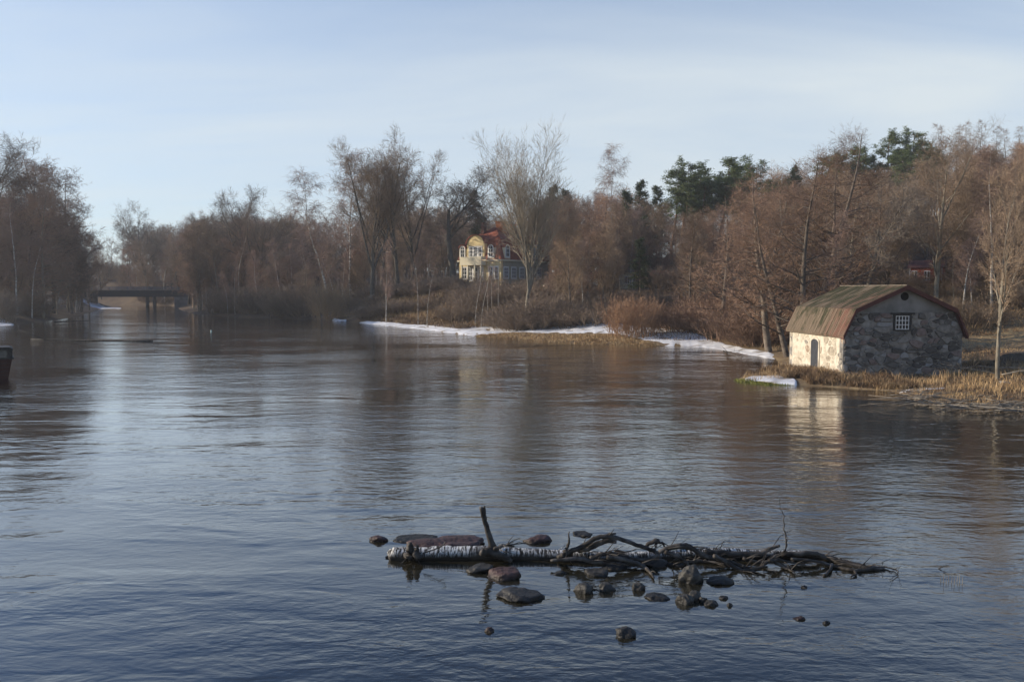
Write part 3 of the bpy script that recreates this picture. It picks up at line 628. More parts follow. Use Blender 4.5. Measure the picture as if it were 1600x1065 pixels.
# ------------------------------------------------------------------ trees: vectorised growth
def norm(a): return a / (np.linalg.norm(a, axis=-1, keepdims=True) + 1e-9)
def grow(r, S, D, Ln, R0, k, tip=.25, trop=0.0, wig=.1):
    n = len(S); P = np.zeros((n, k, 3)); P[:, 0] = S; d = norm(D); Rr = np.zeros((n, k)); Rr[:, 0] = R0
    trop = np.broadcast_to(np.asarray(trop, float), (n,))
    for i in range(1, k):
        d = d + r.normal(0, wig, (n, 3)); d[:, 2] += trop; d = norm(d)
        P[:, i] = P[:, i - 1] + d * (Ln / (k - 1))[:, None]; Rr[:, i] = R0 * (1 - (1 - tip) * i / (k - 1))
    return P, Rr
def spawn(r, P, Rr, m, t0, t1, ang, angv, even=False):
    n, k, _ = P.shape
    if even: t = t0 + (t1 - t0) * ((np.arange(m)[None] + r.random((n, m))) / m)
    else: t = r.uniform(t0, t1, (n, m))
    f = t * (k - 1); i = np.minimum(f.astype(int), k - 2); w = (f - i)[..., None]
    ni = np.arange(n)[:, None]
    S = P[ni, i] * (1 - w) + P[ni, i + 1] * w; T = norm(P[ni, i + 1] - P[ni, i]); rr = Rr[ni, i] * (1 - w[..., 0]) + Rr[ni, i + 1] * w[..., 0]
    rv = norm(r.normal(size=(n, m, 3))); side = norm(np.cross(T, rv)); a = np.radians(ang + r.uniform(-angv, angv, (n, m)))[..., None]
    D = T * np.cos(a) + side * np.sin(a)
    return S.reshape(-1, 3), D.reshape(-1, 3), rr.ravel(), t.ravel(), np.repeat(np.arange(n), m)
class Geo:
    def __init__(s): s.V = []; s.Q = []; s.T = []; s.n = 0
    def tubes(s, P, Rr, sides):
        n, k, _ = P.shape; T = np.zeros_like(P); T[:, 1:-1] = P[:, 2:] - P[:, :-2]; T[:, 0] = P[:, 1] - P[:, 0]; T[:, -1] = P[:, -1] - P[:, -2]; T = norm(T)
        ref = np.where(np.abs(T[..., 2:3]) < .9, np.array([0, 0, 1.]), np.array([1., 0, 0])); A = norm(np.cross(T, ref)); B = np.cross(T, A)
        w = np.arange(sides) * 2 * np.pi / sides
        VV = P[:, :, None] + Rr[:, :, None, None] * (A[:, :, None] * np.cos(w)[None, None, :, None] + B[:, :, None] * np.sin(w)[None, None, :, None])
        s.V.append(VV.reshape(-1, 3)); base = s.n + np.arange(n)[:, None, None] * k * sides + np.arange(k - 1)[None, :, None] * sides; j = np.arange(sides)[None, None]
        q = np.stack([base + j, base + (j + 1) % sides, base + sides + (j + 1) % sides, base + sides + j], -1); s.Q.append(q.reshape(-1, 4)); s.n += n * k * sides
    def ribbons(s, r, P, Rr):             # flat tapering strips ending in a point
        n, k, _ = P.shape; T = norm(P[:, -1] - P[:, 0]); A = norm(np.cross(T, r.normal(size=(n, 3))))
        if k > 2:
            body = P[:, :-1]; W_ = Rr[:, :-1, None] * A[:, None]
            VV = np.stack([body - W_, body + W_], 2).reshape(n, -1, 3); VV = np.concatenate([VV, P[:, -1:]], 1); c = VV.shape[1]
            b0 = s.n + np.arange(n)[:, None] * c
            for i in range(k - 2): s.Q.append(np.stack([b0[:, 0] + 2 * i, b0[:, 0] + 2 * i + 1, b0[:, 0] + 2 * i + 3, b0[:, 0] + 2 * i + 2], -1))
            s.T.append(np.stack([b0[:, 0] + c - 3, b0[:, 0] + c - 2, b0[:, 0] + c - 1], -1)); s.V.append(VV.reshape(-1, 3)); s.n += n * c
        else:
            VV = np.stack([P[:, 0] - Rr[:, :1] * A, P[:, 0] + Rr[:, :1] * A, P[:, -1]], 1); s.V.append(VV.reshape(-1, 3))
            s.T.append(s.n + np.arange(n)[:, None] * 3 + np.arange(3)[None]); s.n += 3 * n
    def leaves(s, r, C, size, flat=1.0):
        n = len(C); D1 = norm(r.normal(size=(n, 3)) * [1, 1, flat]) * size; D2 = norm(r.normal(size=(n, 3)) * [1, 1, flat]) * size * .45
        VV = np.stack([C - D1 * .5, C + D1 * .5, C + D2], 1); s.V.append(VV.reshape(-1, 3)); s.T.append(s.n + np.arange(n)[:, None] * 3 + np.arange(3)[None]); s.n += 3 * n
    def mesh(s, name, smooth=False):
        return np_mesh(name, np.concatenate(s.V), np.concatenate(s.Q) if s.Q else None, np.concatenate(s.T) if s.T else None, smooth)

def species(kind, seed):
    """returns (trunk mesh, crown mesh, trunk mat, crown mat), 20 m tall prototype"""
    r = np.random.default_rng(seed); g0 = Geo(); g1 = Geo(); H = 20.0
    z = np.zeros((1, 3)); z[0, 2] = -.6; up = np.array([[r.normal(0, .03), r.normal(0, .03), 1.0]])
    def sub(P, Rr, m, t0, t1, ang, av, ln, k, rf=.55, tip=.3, trop=0, wig=.12, even=False, lf=None):
        S, D, rr, t, pi_ = spawn(r, P, Rr, m, t0, t1, ang, av, even)
        Ln = ln * r.uniform(.65, 1.25, len(S))
        if lf is not None: Ln = Ln * lf(t)
        return grow(r, S, D, Ln, np.maximum(rr * rf, .006), k, tip, trop, wig), t
    if kind in ('alder', 'alder_near'):
        nr = kind == 'alder_near'
        P, Rr = grow(r, z, up, np.array([H + .6]), np.array([.33 if nr else .21]), 14, .08, .05, .035); g0.tubes(P, Rr, 8)
        (P1, R1), t = sub(P, Rr, 46, .16, .98, 72, 14, 5.0 if nr else 4.6, 6, .40 if nr else .42, .2, .05, .14 if nr else .12, True, lambda t: .25 + 1.0 * (1 - t) ** .75); g0.tubes(P1, R1, 4)
        (P2, R2), t = sub(P1, R1, 12, .15, 1, 45, 20, 1.35, 4, .6, .4, .04, .15); g1.tubes(P2, R2, 3)
        (P3, R3), t = sub(P2, R2, 6, .15, 1, 42, 20, .62, 3, .75, .5, .02, .2); g1.ribbons(r, P3, np.maximum(R3, .0065 if nr else .014))
        (P4, R4), t = sub(P3, R3, 3, .2, 1, 45, 25, .34, 2, 1, .5, 0, .2); g1.ribbons(r, P4, np.maximum(R4, .0075 if nr else .016))
        g1.leaves(r, P3[:, -1] + r.normal(0, .05, P3[:, -1].shape), .05 if nr else .09)
        return g0.mesh('trunk', True), g1.mesh('crown'), 'alder_bark', 'alder_twig'
    if kind in ('birch', 'sapling'):
        thin = kind == 'sapling'
        P, Rr = grow(r, z, up, np.array([H + .6]), np.array([.09 if thin else .17]), 16, .06, .04, .05); g0.tubes(P, Rr, 7)
        (P1, R1), t = sub(P, Rr, 16 if thin else 38, .35 if thin else .25, .98, 42, 12, 2.6 if thin else 4.2, 7, .4, .15, .05, .09, True, lambda t: .35 + .9 * (1 - t) ** .7)
        g1.tubes(P1, R1, 3)
        (P2, R2), t = sub(P1, R1, 8 if thin else 12, .2, 1, 40, 20, 1.2, 4, .6, .4, -.10, .12); g1.ribbons(r, P2, np.maximum(R2, .010))
        (P3, R3), t = sub(P2, R2, 5 if thin else 9, .15, 1, 45, 20, .9 if not thin else .6, 4, .8, .5, -.35, .1); g1.ribbons(r, P3, np.maximum(R3, .0095))
        return g0.mesh('trunk', True), g1.mesh('crown'), 'birch_bark', 'birch_twig'
    if kind in ('oak', 'vase', 'elm', 'pale', 'bushy'):
        cfg = dict(oak=(.30, .45, .42, 7, 42, 12, 10.5, .02, .16, 'oak_bark', 'oak_twig'), vase=(.20, .40, .30, 17, 22, 9, 14.0, .05, .045, 'pale_bark', 'pale_twig'),
                   elm=(.22, .55, .36, 9, 26, 10, 12, .06, .09, 'oak_bark', 'brown_twig'), pale=(.2, .85, .27, 11, 30, 10, 8.5, .07, .08, 'pale_bark', 'brown_twig'),
                   bushy=(.12, .9, .20, 16, 42, 16, 7.0, .05, .12, 'alder_bark', 'brown_twig'))[kind]
        hf, ht, r0, nl, ang, av, ll, trop, wig, bm, tm = cfg
        th = dict(oak=.62, vase=.5, elm=.85, pale=.95, bushy=.95)[kind]
        P, Rr = grow(r, z, up, np.array([H * th + .6]), np.array([r0]), 10, .35 if th < .8 else .12, .03, .04); g0.tubes(P, Rr, 9)
        lo = hf / th; hi = min(.98, ht / th + (.25 if kind in ('oak', 'vase') else .0)); hi = min(hi, .97)
        (P1, R1), t = sub(P, Rr, nl, lo, hi, ang, av, ll, 9, .62, .12, trop, wig, True, lambda t: 1.12 - .45 * t); g0.tubes(P1, R1, 6)
        a2 = 26 if kind == 'vase' else 42
        (P2, R2), t = sub(P1, R1, 12 if kind == 'vase' else 9, .15, 1, a2, 12, ll * .33, 6, .6, .2, trop, wig * 1.2, True, lambda t: 1.2 - .7 * t); g1.tubes(P2, R2, 4)
        (P3, R3), t = sub(P2, R2, 8, .15, 1, a2, 15, ll * .15, 4, .65, .3, trop, wig * 1.4); g1.tubes(P3, R3, 3)
        (P4, R4), t = sub(P3, R3, 5 if nl > 10 else 8, .1, 1, a2, 18, .8, 3, .8, .4, trop, .10); g1.ribbons(r, P4, np.maximum(R4, .009 if kind == 'vase' else .0065 if kind == 'pale' else .012))
        (P5, R5), t = sub(P4, R4, 3, .2, 1, a2, 20, .45, 2, 1, .5, 0, .1); g1.ribbons(r, P5, np.maximum(R5, .008 if kind == 'vase' else .006 if kind == 'pale' else .012))
        return g0.mesh('trunk', True), g1.mesh('crown'), bm, tm
    if kind == 'larch':
        P, Rr = grow(r, z, up, np.array([H + .6]), np.array([.17]), 12, .05, .06, .02); g0.tubes(P, Rr, 6)
        (P1, R1), t = sub(P, Rr, 75, .2, .99, 82, 10, 3.0, 5, .3, .2, .04, .07, True, lambda t: .12 + 1.1 * (1 - t) ** .8); g1.tubes(P1, R1, 3)
        (P2, R2), t = sub(P1, R1, 14, .1, 1, 60, 20, .7, 3, .6, .4, -.1, .1); g1.ribbons(r, P2, np.maximum(R2, .010))
        (P3, R3), t = sub(P2, R2, 4, .1, 1, 60, 20, .25, 2, .8, .5, -.1, .1); g1.ribbons(r, P3, np.maximum(R3, .010))
        return g0.mesh('trunk', True), g1.mesh('crown'), 'alder_bark', 'larch_twig'
    if kind == 'spruce':
        P, Rr = grow(r, z, up, np.array([H + .6]), np.array([.2]), 12, .05, .06, .012); g0.tubes(P, Rr, 6)
        (P1, R1), t = sub(P, Rr, 85, .10, .99, 88, 8, 3.4, 5, .3, .2, -.05, .05, True, lambda t: .1 + 1.05 * (1 - t)); g1.tubes(P1, R1, 3)
        (P2, R2), t = sub(P1, R1, 12, .15, 1, 55, 15, .8, 3, .6, .4, -.12, .08)
        pts = P2[:, :, None] + r.normal(0, .12, (len(P2), 3, 4, 3)); g1.leaves(r, pts.reshape(-1, 3), .38, .5)
        return g0.mesh('trunk', True), g1.mesh('crown'), 'alder_bark', 'spruce_needle'
    if kind == 'pine':
        P, Rr = grow(r, z, up, np.array([H + .3]), np.array([.22]), 12, .15, .04, .035); g0.tubes(P, Rr, 7)
        (P1, R1), t = sub(P, Rr, 24, .5, .99, 68, 18, 3.3, 6, .4, .2, .10, .16, True, lambda t: .45 + .8 * (1 - t)); g0.tubes(P1, R1, 4)
        (P2, R2), t = sub(P1, R1, 9, .3, 1, 50, 20, 1.1, 4, .6, .4, .10, .15)
        C = P2[:, 1:].reshape(-1, 3); pts = C[:, None] + r.normal(0, .17, (len(C), 14, 3)) * [1.2, 1.2, .7]; g1.leaves(r, pts.reshape(-1, 3), .30, .8)
        g1.tubes(P2, R2, 3)
        return g0.mesh('trunk', True), g1.mesh('crown'), 'pine_bark', 'pine_needle'
    if kind in ('shrub', 'willow'):
        n = 46 if kind == 'shrub' else 120; sp = 2.6 if kind == 'shrub' else 3.6; Hs = 5.0
        a = r.uniform(0, 2 * np.pi, n); q = np.sqrt(r.random(n)) * sp * .55; S = np.stack([np.cos(a) * q, np.sin(a) * q, np.full(n, -.3)], 1)
        ww_ = .7 if kind == 'shrub' else .22
        if kind == 'willow': S[:, :2] *= 1.7
        D = np.stack([np.cos(a) * q / sp * ww_, np.sin(a) * q / sp * ww_, np.ones(n)], 1) + r.normal(0, .10, (n, 3)) * [1, 1, 0]
        P, Rr = grow(r, S, D, Hs * r.uniform(.6, 1.02, n) * (1 - .35 * (q / sp) ** 2), np.full(n, .03), 7, .3, .03, .09); g0.tubes(P, Rr, 4)
        (P1, R1), t = sub(P, Rr, 11, .12, 1, 28, 14, 1.5, 4, .6, .3, .06, .1); g1.tubes(P1, R1, 3)
        (P2, R2), t = sub(P1, R1, 6, .1, 1, 30, 15, .7, 3, .8, .4, .05, .1); g1.ribbons(r, P2, np.maximum(R2, .010))
        return g0.mesh('stems', True), g1.mesh('twigs'), 'shrub_twig', 'shrub_twig'
PROTO = {}
for kind, n in (('alder', 4), ('alder_near', 4), ('birch', 3), ('sapling', 2), ('oak', 2), ('vase', 1), ('elm', 3), ('pale', 2), ('bushy', 4), ('larch', 2), ('spruce', 2), ('pine', 3), ('shrub', 3), ('willow', 1)):
    for v in range(n): 
        t_, c_, a_, b_ = species(kind, 100 + v * 17 + sum(map(ord, kind)))
        co = np.empty(len(c_.vertices) * 3, np.float32); c_.vertices.foreach_get('co', co); f_ = (5.0 if kind in ('shrub', 'willow') else 20.0) / np.percentile(co[2::3], 99.7)
        for m_ in (t_, c_):
            q_ = np.empty(len(m_.vertices) * 3, np.float32); m_.vertices.foreach_get('co', q_); m_.vertices.foreach_set('co', q_ * f_); m_.update()
        PROTO[(kind, v)] = (t_, c_, a_, b_)
NV = {}
for k_ in PROTO: NV[k_[0]] = NV.get(k_[0], 0) + 1
NAMES = dict(alder='alder_tree', alder_near='alder_tree', birch='birch_tree', sapling='birch_sapling', oak='oak_tree', vase='ash_tree', elm='elm_tree', pale='aspen_tree', bushy='bare_tree', larch='larch_tree', spruce='spruce_tree', pine='pine_tree', shrub='bare_shrub', willow='willow_bush')
trng = random.Random(11)
_mc = {}
def mesh_with(me, m):                     # a light copy of the mesh data carrying another material
    k = (me.name, m.name)
    if k not in _mc:
        if not me.materials: me.materials.append(m); _mc[k] = me
        else:
            c = me.copy(); c.materials.clear(); c.materials.append(m); _mc[k] = c
    return _mc[k]
def plant(kind, x, y, h, label, group=None, lean=(0, 0), var=None, wide=1.0, z=None, tm=None, cm=None, cat=None):
    if kind == 'alder' and y < 112: kind = 'alder_near'
    v = trng.randrange(NV[kind]) if var is None else var
    t0, c0, bm, wm = PROTO[(kind, v)]; H0 = 5.0 if kind in ('shrub', 'willow') else 20.0
    o = empty(NAMES[kind], (x, y, gz(x, y) if z is None else z), 0)
    s = h / H0; o.rotation_euler = (lean[1], lean[0], trng.uniform(0, 6.28)); o.rotation_mode = 'XYZ'
    if lean != (0, 0):
        o.rotation_euler = (Matrix.Rotation(lean[0], 4, 'Y') @ Matrix.Rotation(-lean[1], 4, 'X') @ Matrix.Rotation(trng.uniform(0, 6.28), 4, 'Z')).to_euler()
    o.scale = (s * wide, s * wide, s)
    tag(o, label, cat or ('shrub' if kind in ('shrub', 'willow') else 'tree'), group)
    tr = link('stems' if H0 == 5 else 'trunk', mesh_with(t0, M[tm or bm]), None, o); cr = link('twigs' if H0 == 5 else 'crown', mesh_with(c0, M[cm or wm]), None, o)
    return o
def tree(kind, px, D, ytop, label, group=None, **kw):
    while shore_dist([(xat(px, D), D)])[0] < 1.0: D += 2.0
    x = xat(px, D); z = gz(x, D); top = CAMZ + (HOR - ytop) * D / F
    return plant(kind, x, D, top - z, label, group, z=z, **kw)

# conspicuous trees, one by one
tree('vase', 821, 106, 206, 'tall pale fan shaped tree with upswept branches in front of the villa', wide=1.0)
tree('oak', 708, 158, 262, 'dark spreading oak standing left of the yellow villa', wide=1.45, var=0)
tree('elm', 582, 156, 226, 'tall dark forked tree left of the two highest grey crowns in the centre', var=0, wide=.95)
tree('elm', 622, 160, 220, 'tallest grey tree with round top between the oak and the forked tree', var=1, wide=.95)
tree('elm', 597, 172, 232, 'tall slim grey tree filling the gap between the two highest central crowns', var=2, wide=.8)
tree('elm', 648, 186, 238, 'grey tree with fine crown between the tallest grey tree and the oak', var=0, wide=.9)
tree('birch', 549, 178, 240, 'tall birch with drooping twigs left of the forked tree', var=1, wide=1.2)
tree('birch', 512, 158, 272, 'slender pale birch with pointed crown standing alone left of the tall grey trees', var=0, wide=1.2)
tree('birch', 958, 150, 232, 'tall weeping birch rising above the wood right of the fan shaped tree', var=1, wide=1.0)
tree('oak', 388, 215, 290, 'round topped tree highest in the far wood left of the centre', wide=.85)
tree('oak', 231, 315, 318, 'lone dome shaped tree standing above the bridge end', wide=.9)
tree('birch', 440, 185, 372, 'white stemmed birch leaning out at the shore of the far wood')
tree('sapling', 368, 182, 396, 'thin white birch stem at the water edge in the far wood, left one')
tree('birch', 603, 128, 372, 'white birch trunk with broken looking crown in front of the meadow', wide=.7)
tree('sapling', 668, 122, 400, 'thin bare young tree on the meadow edge below the oak')
tree('sapling', 652, 126, 392, 'slim young tree on the meadow, just left of its twin below the oak')
for i, (px, D, yt, w_) in enumerate([(742, 114, 372, 'leftmost'), (752, 112, 384, 'second from left'), (762, 116, 380, 'middle'), (770, 111, 392, 'second from right'), (779, 115, 376, 'rightmost')]):
    tree('sapling', px, D, yt, w_ + ' of the five thin white birch stems in front of the villa', 'white birch stems before the villa', wide=.8)
# alders round the boathouse
tree('alder_near', 1203, 57.5, 262, 'leaning alder at the water edge left of the boathouse', lean=(-.10, 0), var=0, wide=1.25)
tree('alder_near', 1232, 60.5, 300, 'second leaning alder with crooked trunk just behind the one at the water edge', lean=(-.16, 0), var=1, wide=1.25)
tree('alder_near', 1256, 66, 238, 'straight alder rising directly behind the left roof edge of the boathouse', var=2, wide=1.2)
tree('alder_near', 1272, 72, 206, 'tallest alder of the group behind the boathouse, its top against the sky', var=3, wide=1.1)
tree('alder_near', 1303, 77, 232, 'dark double alder behind the mossy roof slope of the boathouse', var=0, wide=1.2)
tree('birch', 1303, 70, 330, 'slim pale stem with forked limb behind the mossy boathouse roof', tm='pale_bark', wide=.8)
tree('oak', 1352, 88, 268, 'dark spreading tree above the middle of the boathouse roof', var=1, wide=1.0)
tree('pale', 1462, 92, 205, 'tall sunlit pale barked tree beside the red cottage', var=0, wide=1.2)
tree('sapling', 1492, 84, 372, 'thin straight young tree on the slope right of the red cottage', tm='pale_bark')
tree('pale', 1563, 48, 232, 'slim pale barked tree on the bank right of the boathouse', var=1, wide=.8)
tree('alder_near', 1128, 88, 300, 'bare alder at the end of the snowy shore strip', var=1, wide=1.2)
tree('alder_near', 1078, 94, 330, 'multi stemmed bare alder right of the orange willow bush', var=2)
tree('alder_near', 1176, 82, 300, 'reddish alder left of the leaning trunks by the boathouse', var=3, wide=1.2)
# pines and larches on the ridge
for px, D, yt, lb in [(1062, 182, 252, 'full green pine at the left end of the pine group on the ridge'), (1082, 186, 256, 'green pine second in the group above the brown wood'), (1122, 184, 250, 'tall green pine in the middle of the ridge with open crown'), (1152, 190, 246, 'green pine with slanting top right of the tall open crowned one'), (1190, 190, 252, 'small dark pine peeping over the alders left of the boathouse trees'),
                      (1312, 195, 236, 'low green pine above the boathouse on the skyline'), (1340, 198, 226, 'green pine right of the low one above the boathouse'), (1384, 198, 210, 'broad green pine high on the ridge'), (1412, 196, 206, 'highest green pine next to the larches'), (1400, 188, 240, 'lower dark pine tucked under the two highest ones'), (1432, 200, 225, 'last green pine on the right, at the edge of the larches')]:
    tree('pine', px, D, yt, lb, 'pines on the ridge', wide=1.6)
for px, D, yt, lb in [(1465, 205, 198, 'tawny larch leftmost on the right hand ridge'), (1498, 205, 193, 'tawny larch second from left on the ridge'), (1522, 208, 193, 'pointed larch in the middle of the ridge row'), (1545, 205, 200, 'pointed larch with pinkish crown right of the middle'), (1566, 208, 204, 'shorter larch near the right edge'), (1590, 205, 200, 'larch at the right edge of the picture on the ridge'), (1482, 212, 200, 'slim larch between the first two on the ridge')]:
    tree('larch', px, D, yt, lb, 'larches on the ridge', wide=1.3)
for px, D, yt, lb in [(868, 178, 292, 'dark spruce just right of the fan shaped tree'), (890, 182, 298, 'small dark spruce second right of the fan shaped tree'), (1003, 172, 284, 'dark spruce right of the weeping birch'), (1024, 175, 292, 'dark spruce left of the ridge pines'), (985, 165, 300, 'dark spruce peeping behind the weeping birch'), (1240, 180, 262, 'dark spruce behind the tallest alder'), (1000, 138, 372, 'dark low spruce beside the pale cottage'), (745, 178, 300, 'small dark conifer at the right side of the oak crown'), (1345, 130, 330, 'dark spruce in the wood above the boathouse')]:
    tree('spruce', px, D, yt, lb, wide=1.15 if D > 140 else 1.6)
for px in list(range(1046, 1215, 15)): tree('pine', px, 176 + (px * 7) % 11, 268 + (px * 13) % 22, 'lower green conifer in the crest line left of the tallest alder', 'crest line conifers', wide=1.7)
for px in list(range(1290, 1450, 22)): tree(('pine', 'spruce')[px % 2], px, 186 + (px * 7) % 11, 244 - (px - 1225) * .08 + (px * 13) % 20, 'lower green conifer in the crest line over the boathouse', 'crest line conifers over the boathouse', wide=1.5)
# left bank
for i, (px, D, yt, kd, lb) in enumerate([(6, 160, 208, 'oak', 'wide crowned tree cut by the left edge of the picture'), (50, 165, 246, 'alder', 'tall dark alder second from the left edge'), (84, 172, 243, 'alder', 'tallest pointed alder of the left bank wood'), (112, 180, 268, 'alder', 'dark alder right of the tallest one on the left bank'), (128, 188, 305, 'alder', 'sloping outermost alder of the left bank wood, nearest the bridge'), (66, 172, 262, 'alder', 'alder squeezed between the two tallest of the left bank'), (25, 160, 262, 'alder', 'alder near the left edge behind the wide crowned tree'), (140, 200, 362, 'bushy', 'low dark tree overhanging the water by the bridge on the left')]):
    tree(kd, px, D, yt, lb, wide=1.15 if kd == 'alder' else 1.0)

# wood masses
SKY = [(-60, 250), (0, 262), (60, 275), (110, 300), (150, 372), (165, 372), (200, 350), (245, 335), (300, 328), (345, 322), (372, 310), (410, 315), (440, 342), (475, 330), (500, 345), (540, 345), (620, 330), (700, 330), (760, 345), (800, 340), (850, 308), (900, 298), (940, 290), (1000, 300), (1030, 318), (1110, 322), (1165, 305), (1215, 268), (1280, 262), (1320, 268), (1420, 258), (1440, 230), (1500, 225), (1600, 222), (1700, 220)]
SX = [a for a, b in SKY]; SY = [b for a, b in SKY]
MARKS = [(-80, 'at the left edge'), (40, 'behind the left bank alders'), (95, 'right end of the left bank'), (165, 'above the middle of the bridge'), (215, 'above the bridge pier'), (265, 'beside the right bridge abutment'), (310, 'a little right of the bridge'), (360, 'left of the far dome crown'), (405, 'right of the far dome crown'), (450, 'left of the golden willow'), (500, 'behind the golden willow'), (548, 'left of the tall forked tree'), (595, 'behind the two highest central crowns'), (650, 'left of the spreading oak'), (705, 'behind the spreading oak'), (750, 'behind the villa roof'), (800, 'right of the villa front'), (845, 'just right of the fan shaped tree'), (890, 'over the orange roofed shed'), (935, 'left of the weeping birch'), (975, 'over the orange willow bush'), (1020, 'over the tiny outbuilding'), (1065, 'below the leftmost ridge pines'), (1110, 'below the open crowned pine'), (1150, 'over the end of the snow strip'), (1195, 'behind the leaning alder'), (1235, 'over the left boathouse eave'), (1280, 'over the mossy roof slope'), (1330, 'over the boathouse ridge'), (1380, 'over the round gable vent'), (1420, 'left of the red cottage'), (1462, 'behind the red cottage'), (1510, 'over the tawny slope'), (1555, 'behind the slim bank tree'), (1600, 'at the right edge'), (9999, '')]
LOOK = dict(alder='reddish alder', bushy='brown spreading tree', birch='white stemmed birch', elm='grey upswept elm', pale='pale aspen', oak='dark oak')
def wlabel(kind, px, D, h, D0, D1):
    i = max(0, [k for k, q in enumerate(MARKS) if q[0] <= px][-1] if px >= MARKS[0][0] else 0)
    dep = ['front', 'second row', 'middle', 'rear'][min(3, int((D - D0) / (D1 - D0) * 4))]
    size = 'low' if h < 10 else 'middling' if h < 15 else 'tall' if h < 20 else 'towering'
    return '%s %s, %s, %s' % (size, LOOK[kind], dep, MARKS[i][1])
def wood(n, px0, px1, D0, D1, kinds, label, group, lo=.55, hmin=7, wide=1.0, skyf=1.0, avoid=None):
    k = 0; tries = 0; placed = []
    while k < n and tries < n * 30:
        tries += 1
        D = trng.uniform(D0, D1); px = trng.uniform(px0, px1); x = xat(px, D)
        if shore_dist([(x, D)])[0] < 1.5: continue
        if avoid and avoid(px, D, x): continue
        if any((x - a) ** 2 + (D - b_) ** 2 < 4 for a, b_ in placed): continue
        z = gz(x, D); top = CAMZ + (HOR - np.interp(px, SX, SY)) * D / F * skyf
        h = min((top - z) * trng.uniform(lo, 1.0), 25)
        if h < hmin: h = hmin * trng.uniform(.8, 1.1)
        if z + h > top + 3: continue
        kd = trng.choice(kinds); plant(kd, x, D, h, wlabel(kd, px, D, h, D0, D1), group, tm='pale_bark' if (kd in ('alder', 'bushy') and trng.random() < .35) else None, wide=wide * trng.uniform(.85, 1.25), z=z, lean=(trng.uniform(-.05, .05), trng.uniform(-.05, .05)))
        placed.append((x, D)); k += 1
def av(px, D, x):
    if 700 < px < 806 and 100 < D < 190: return True         # keep the villa open
    if 800 < px < 864 and D < 192: return True
    if 560 < px < 760 and D < 150: return True               # meadow
    if 1395 < px < 1490 and 60 < D < 125: return True
    if 1310 < px < 1490 and 106 < D < 132: return True        # red cottage
    if 1290 < px < 1700 and D < 84: return True              # lawn by the boathouse
    if abs(x - 25.5) < 7 and 48 < D < 63: return True
    return False
wood(44, -70, 150, 140, 215, ['alder', 'bushy', 'alder', 'birch'], 'bare dark tree inside the wood on the left bank', 'trees of the left bank wood', lo=.5)
wood(86, 158, 500, 188, 330, ['bushy', 'alder', 'birch', 'bushy', 'elm'], 'bare tree in the distant wood between the bridge and the centre', 'trees of the far wood beyond the river', lo=.6, avoid=lambda px, D, x: px < 285 and D < 275)
wood(50, 165, 560, 172, 215, ['bushy', 'alder', 'birch'], 'low bare tree along the far shore left of the meadow', 'low trees along the far shore', lo=.35, hmin=5, skyf=.7, avoid=lambda px, D, x: px < 300)
wood(40, 540, 860, 176, 230, ['bushy', 'birch', 'bushy'], 'bare tree in the park behind the oak and the villa', 'park trees behind the villa', lo=.6, avoid=lambda px, D, x: 700 < px < 875 and D < 190)
wood(80, 864, 1120, 108, 200, ['alder', 'bushy', 'birch', 'alder', 'bushy'], 'bare reddish brown tree in the wood right of the villa', 'trees of the wood right of the villa', lo=.5, avoid=lambda px, D, x: av(px, D, x) or (955 < px < 1060 and D < 142))
wood(60, 1080, 1330, 92, 200, ['alder', 'alder', 'bushy'], 'bare reddish tree on the rising ground behind the boathouse alders', 'hillside trees behind the boathouse alders', lo=.6, avoid=av)
wood(90, 1300, 1660, 92, 215, ['bushy', 'alder', 'bushy', 'elm', 'pale'], 'bare tree on the steep hillside above the boathouse roof', 'hillside trees above the boathouse', lo=.6, avoid=av)
wood(16, 1500, 1680, 84, 110, ['bushy', 'birch'], 'bare tree on the brown bank at the right edge', 'trees on the right bank slope', lo=.35, hmin=6, avoid=lambda px, D, x: False)

# the far-off wood behind everything, one mass
def far_tree(seed):
    r = np.random.default_rng(seed); g = Geo(); H = 16.0
    P, Rr = grow(r, np.zeros((1, 3)), np.array([[0, 0, 1.]]), np.array([H]), np.array([.2]), 6, .1, .05, .04); g.tubes(P, Rr, 4)
    S, D, rr, t, _ = spawn(r, P, Rr, 26, .15, .98, 45, 18, True); P1, R1 = grow(r, S, D, 5.2 * r.uniform(.6, 1.2, len(S)) * (1.15 - .7 * t), np.maximum(rr * .5, .03), 5, .3, .06, .12); g.ribbons(r, P1, R1)
    S, D, rr, t, _ = spawn(r, P1, R1, 9, .15, 1, 42, 18); P2, R2 = grow(r, S, D, 1.7 * r.uniform(.6, 1.2, len(S)), np.full(len(S), .035), 3, .5, .04, .15); g.ribbons(r, P2, R2)
    S, D, rr, t, _ = spawn(r, P2, R2, 5, .1, 1, 45, 20); P3, R3 = grow(r, S, D, .8 * r.uniform(.6, 1.2, len(S)), np.full(len(S), .028), 2, .5, .0, .15); g.ribbons(r, P3, R3)
    return np.concatenate(g.V), (np.concatenate(g.Q) if g.Q else np.zeros((0, 4), int)), np.concatenate(g.T)
FT = [far_tree(i) for i in range(4)]
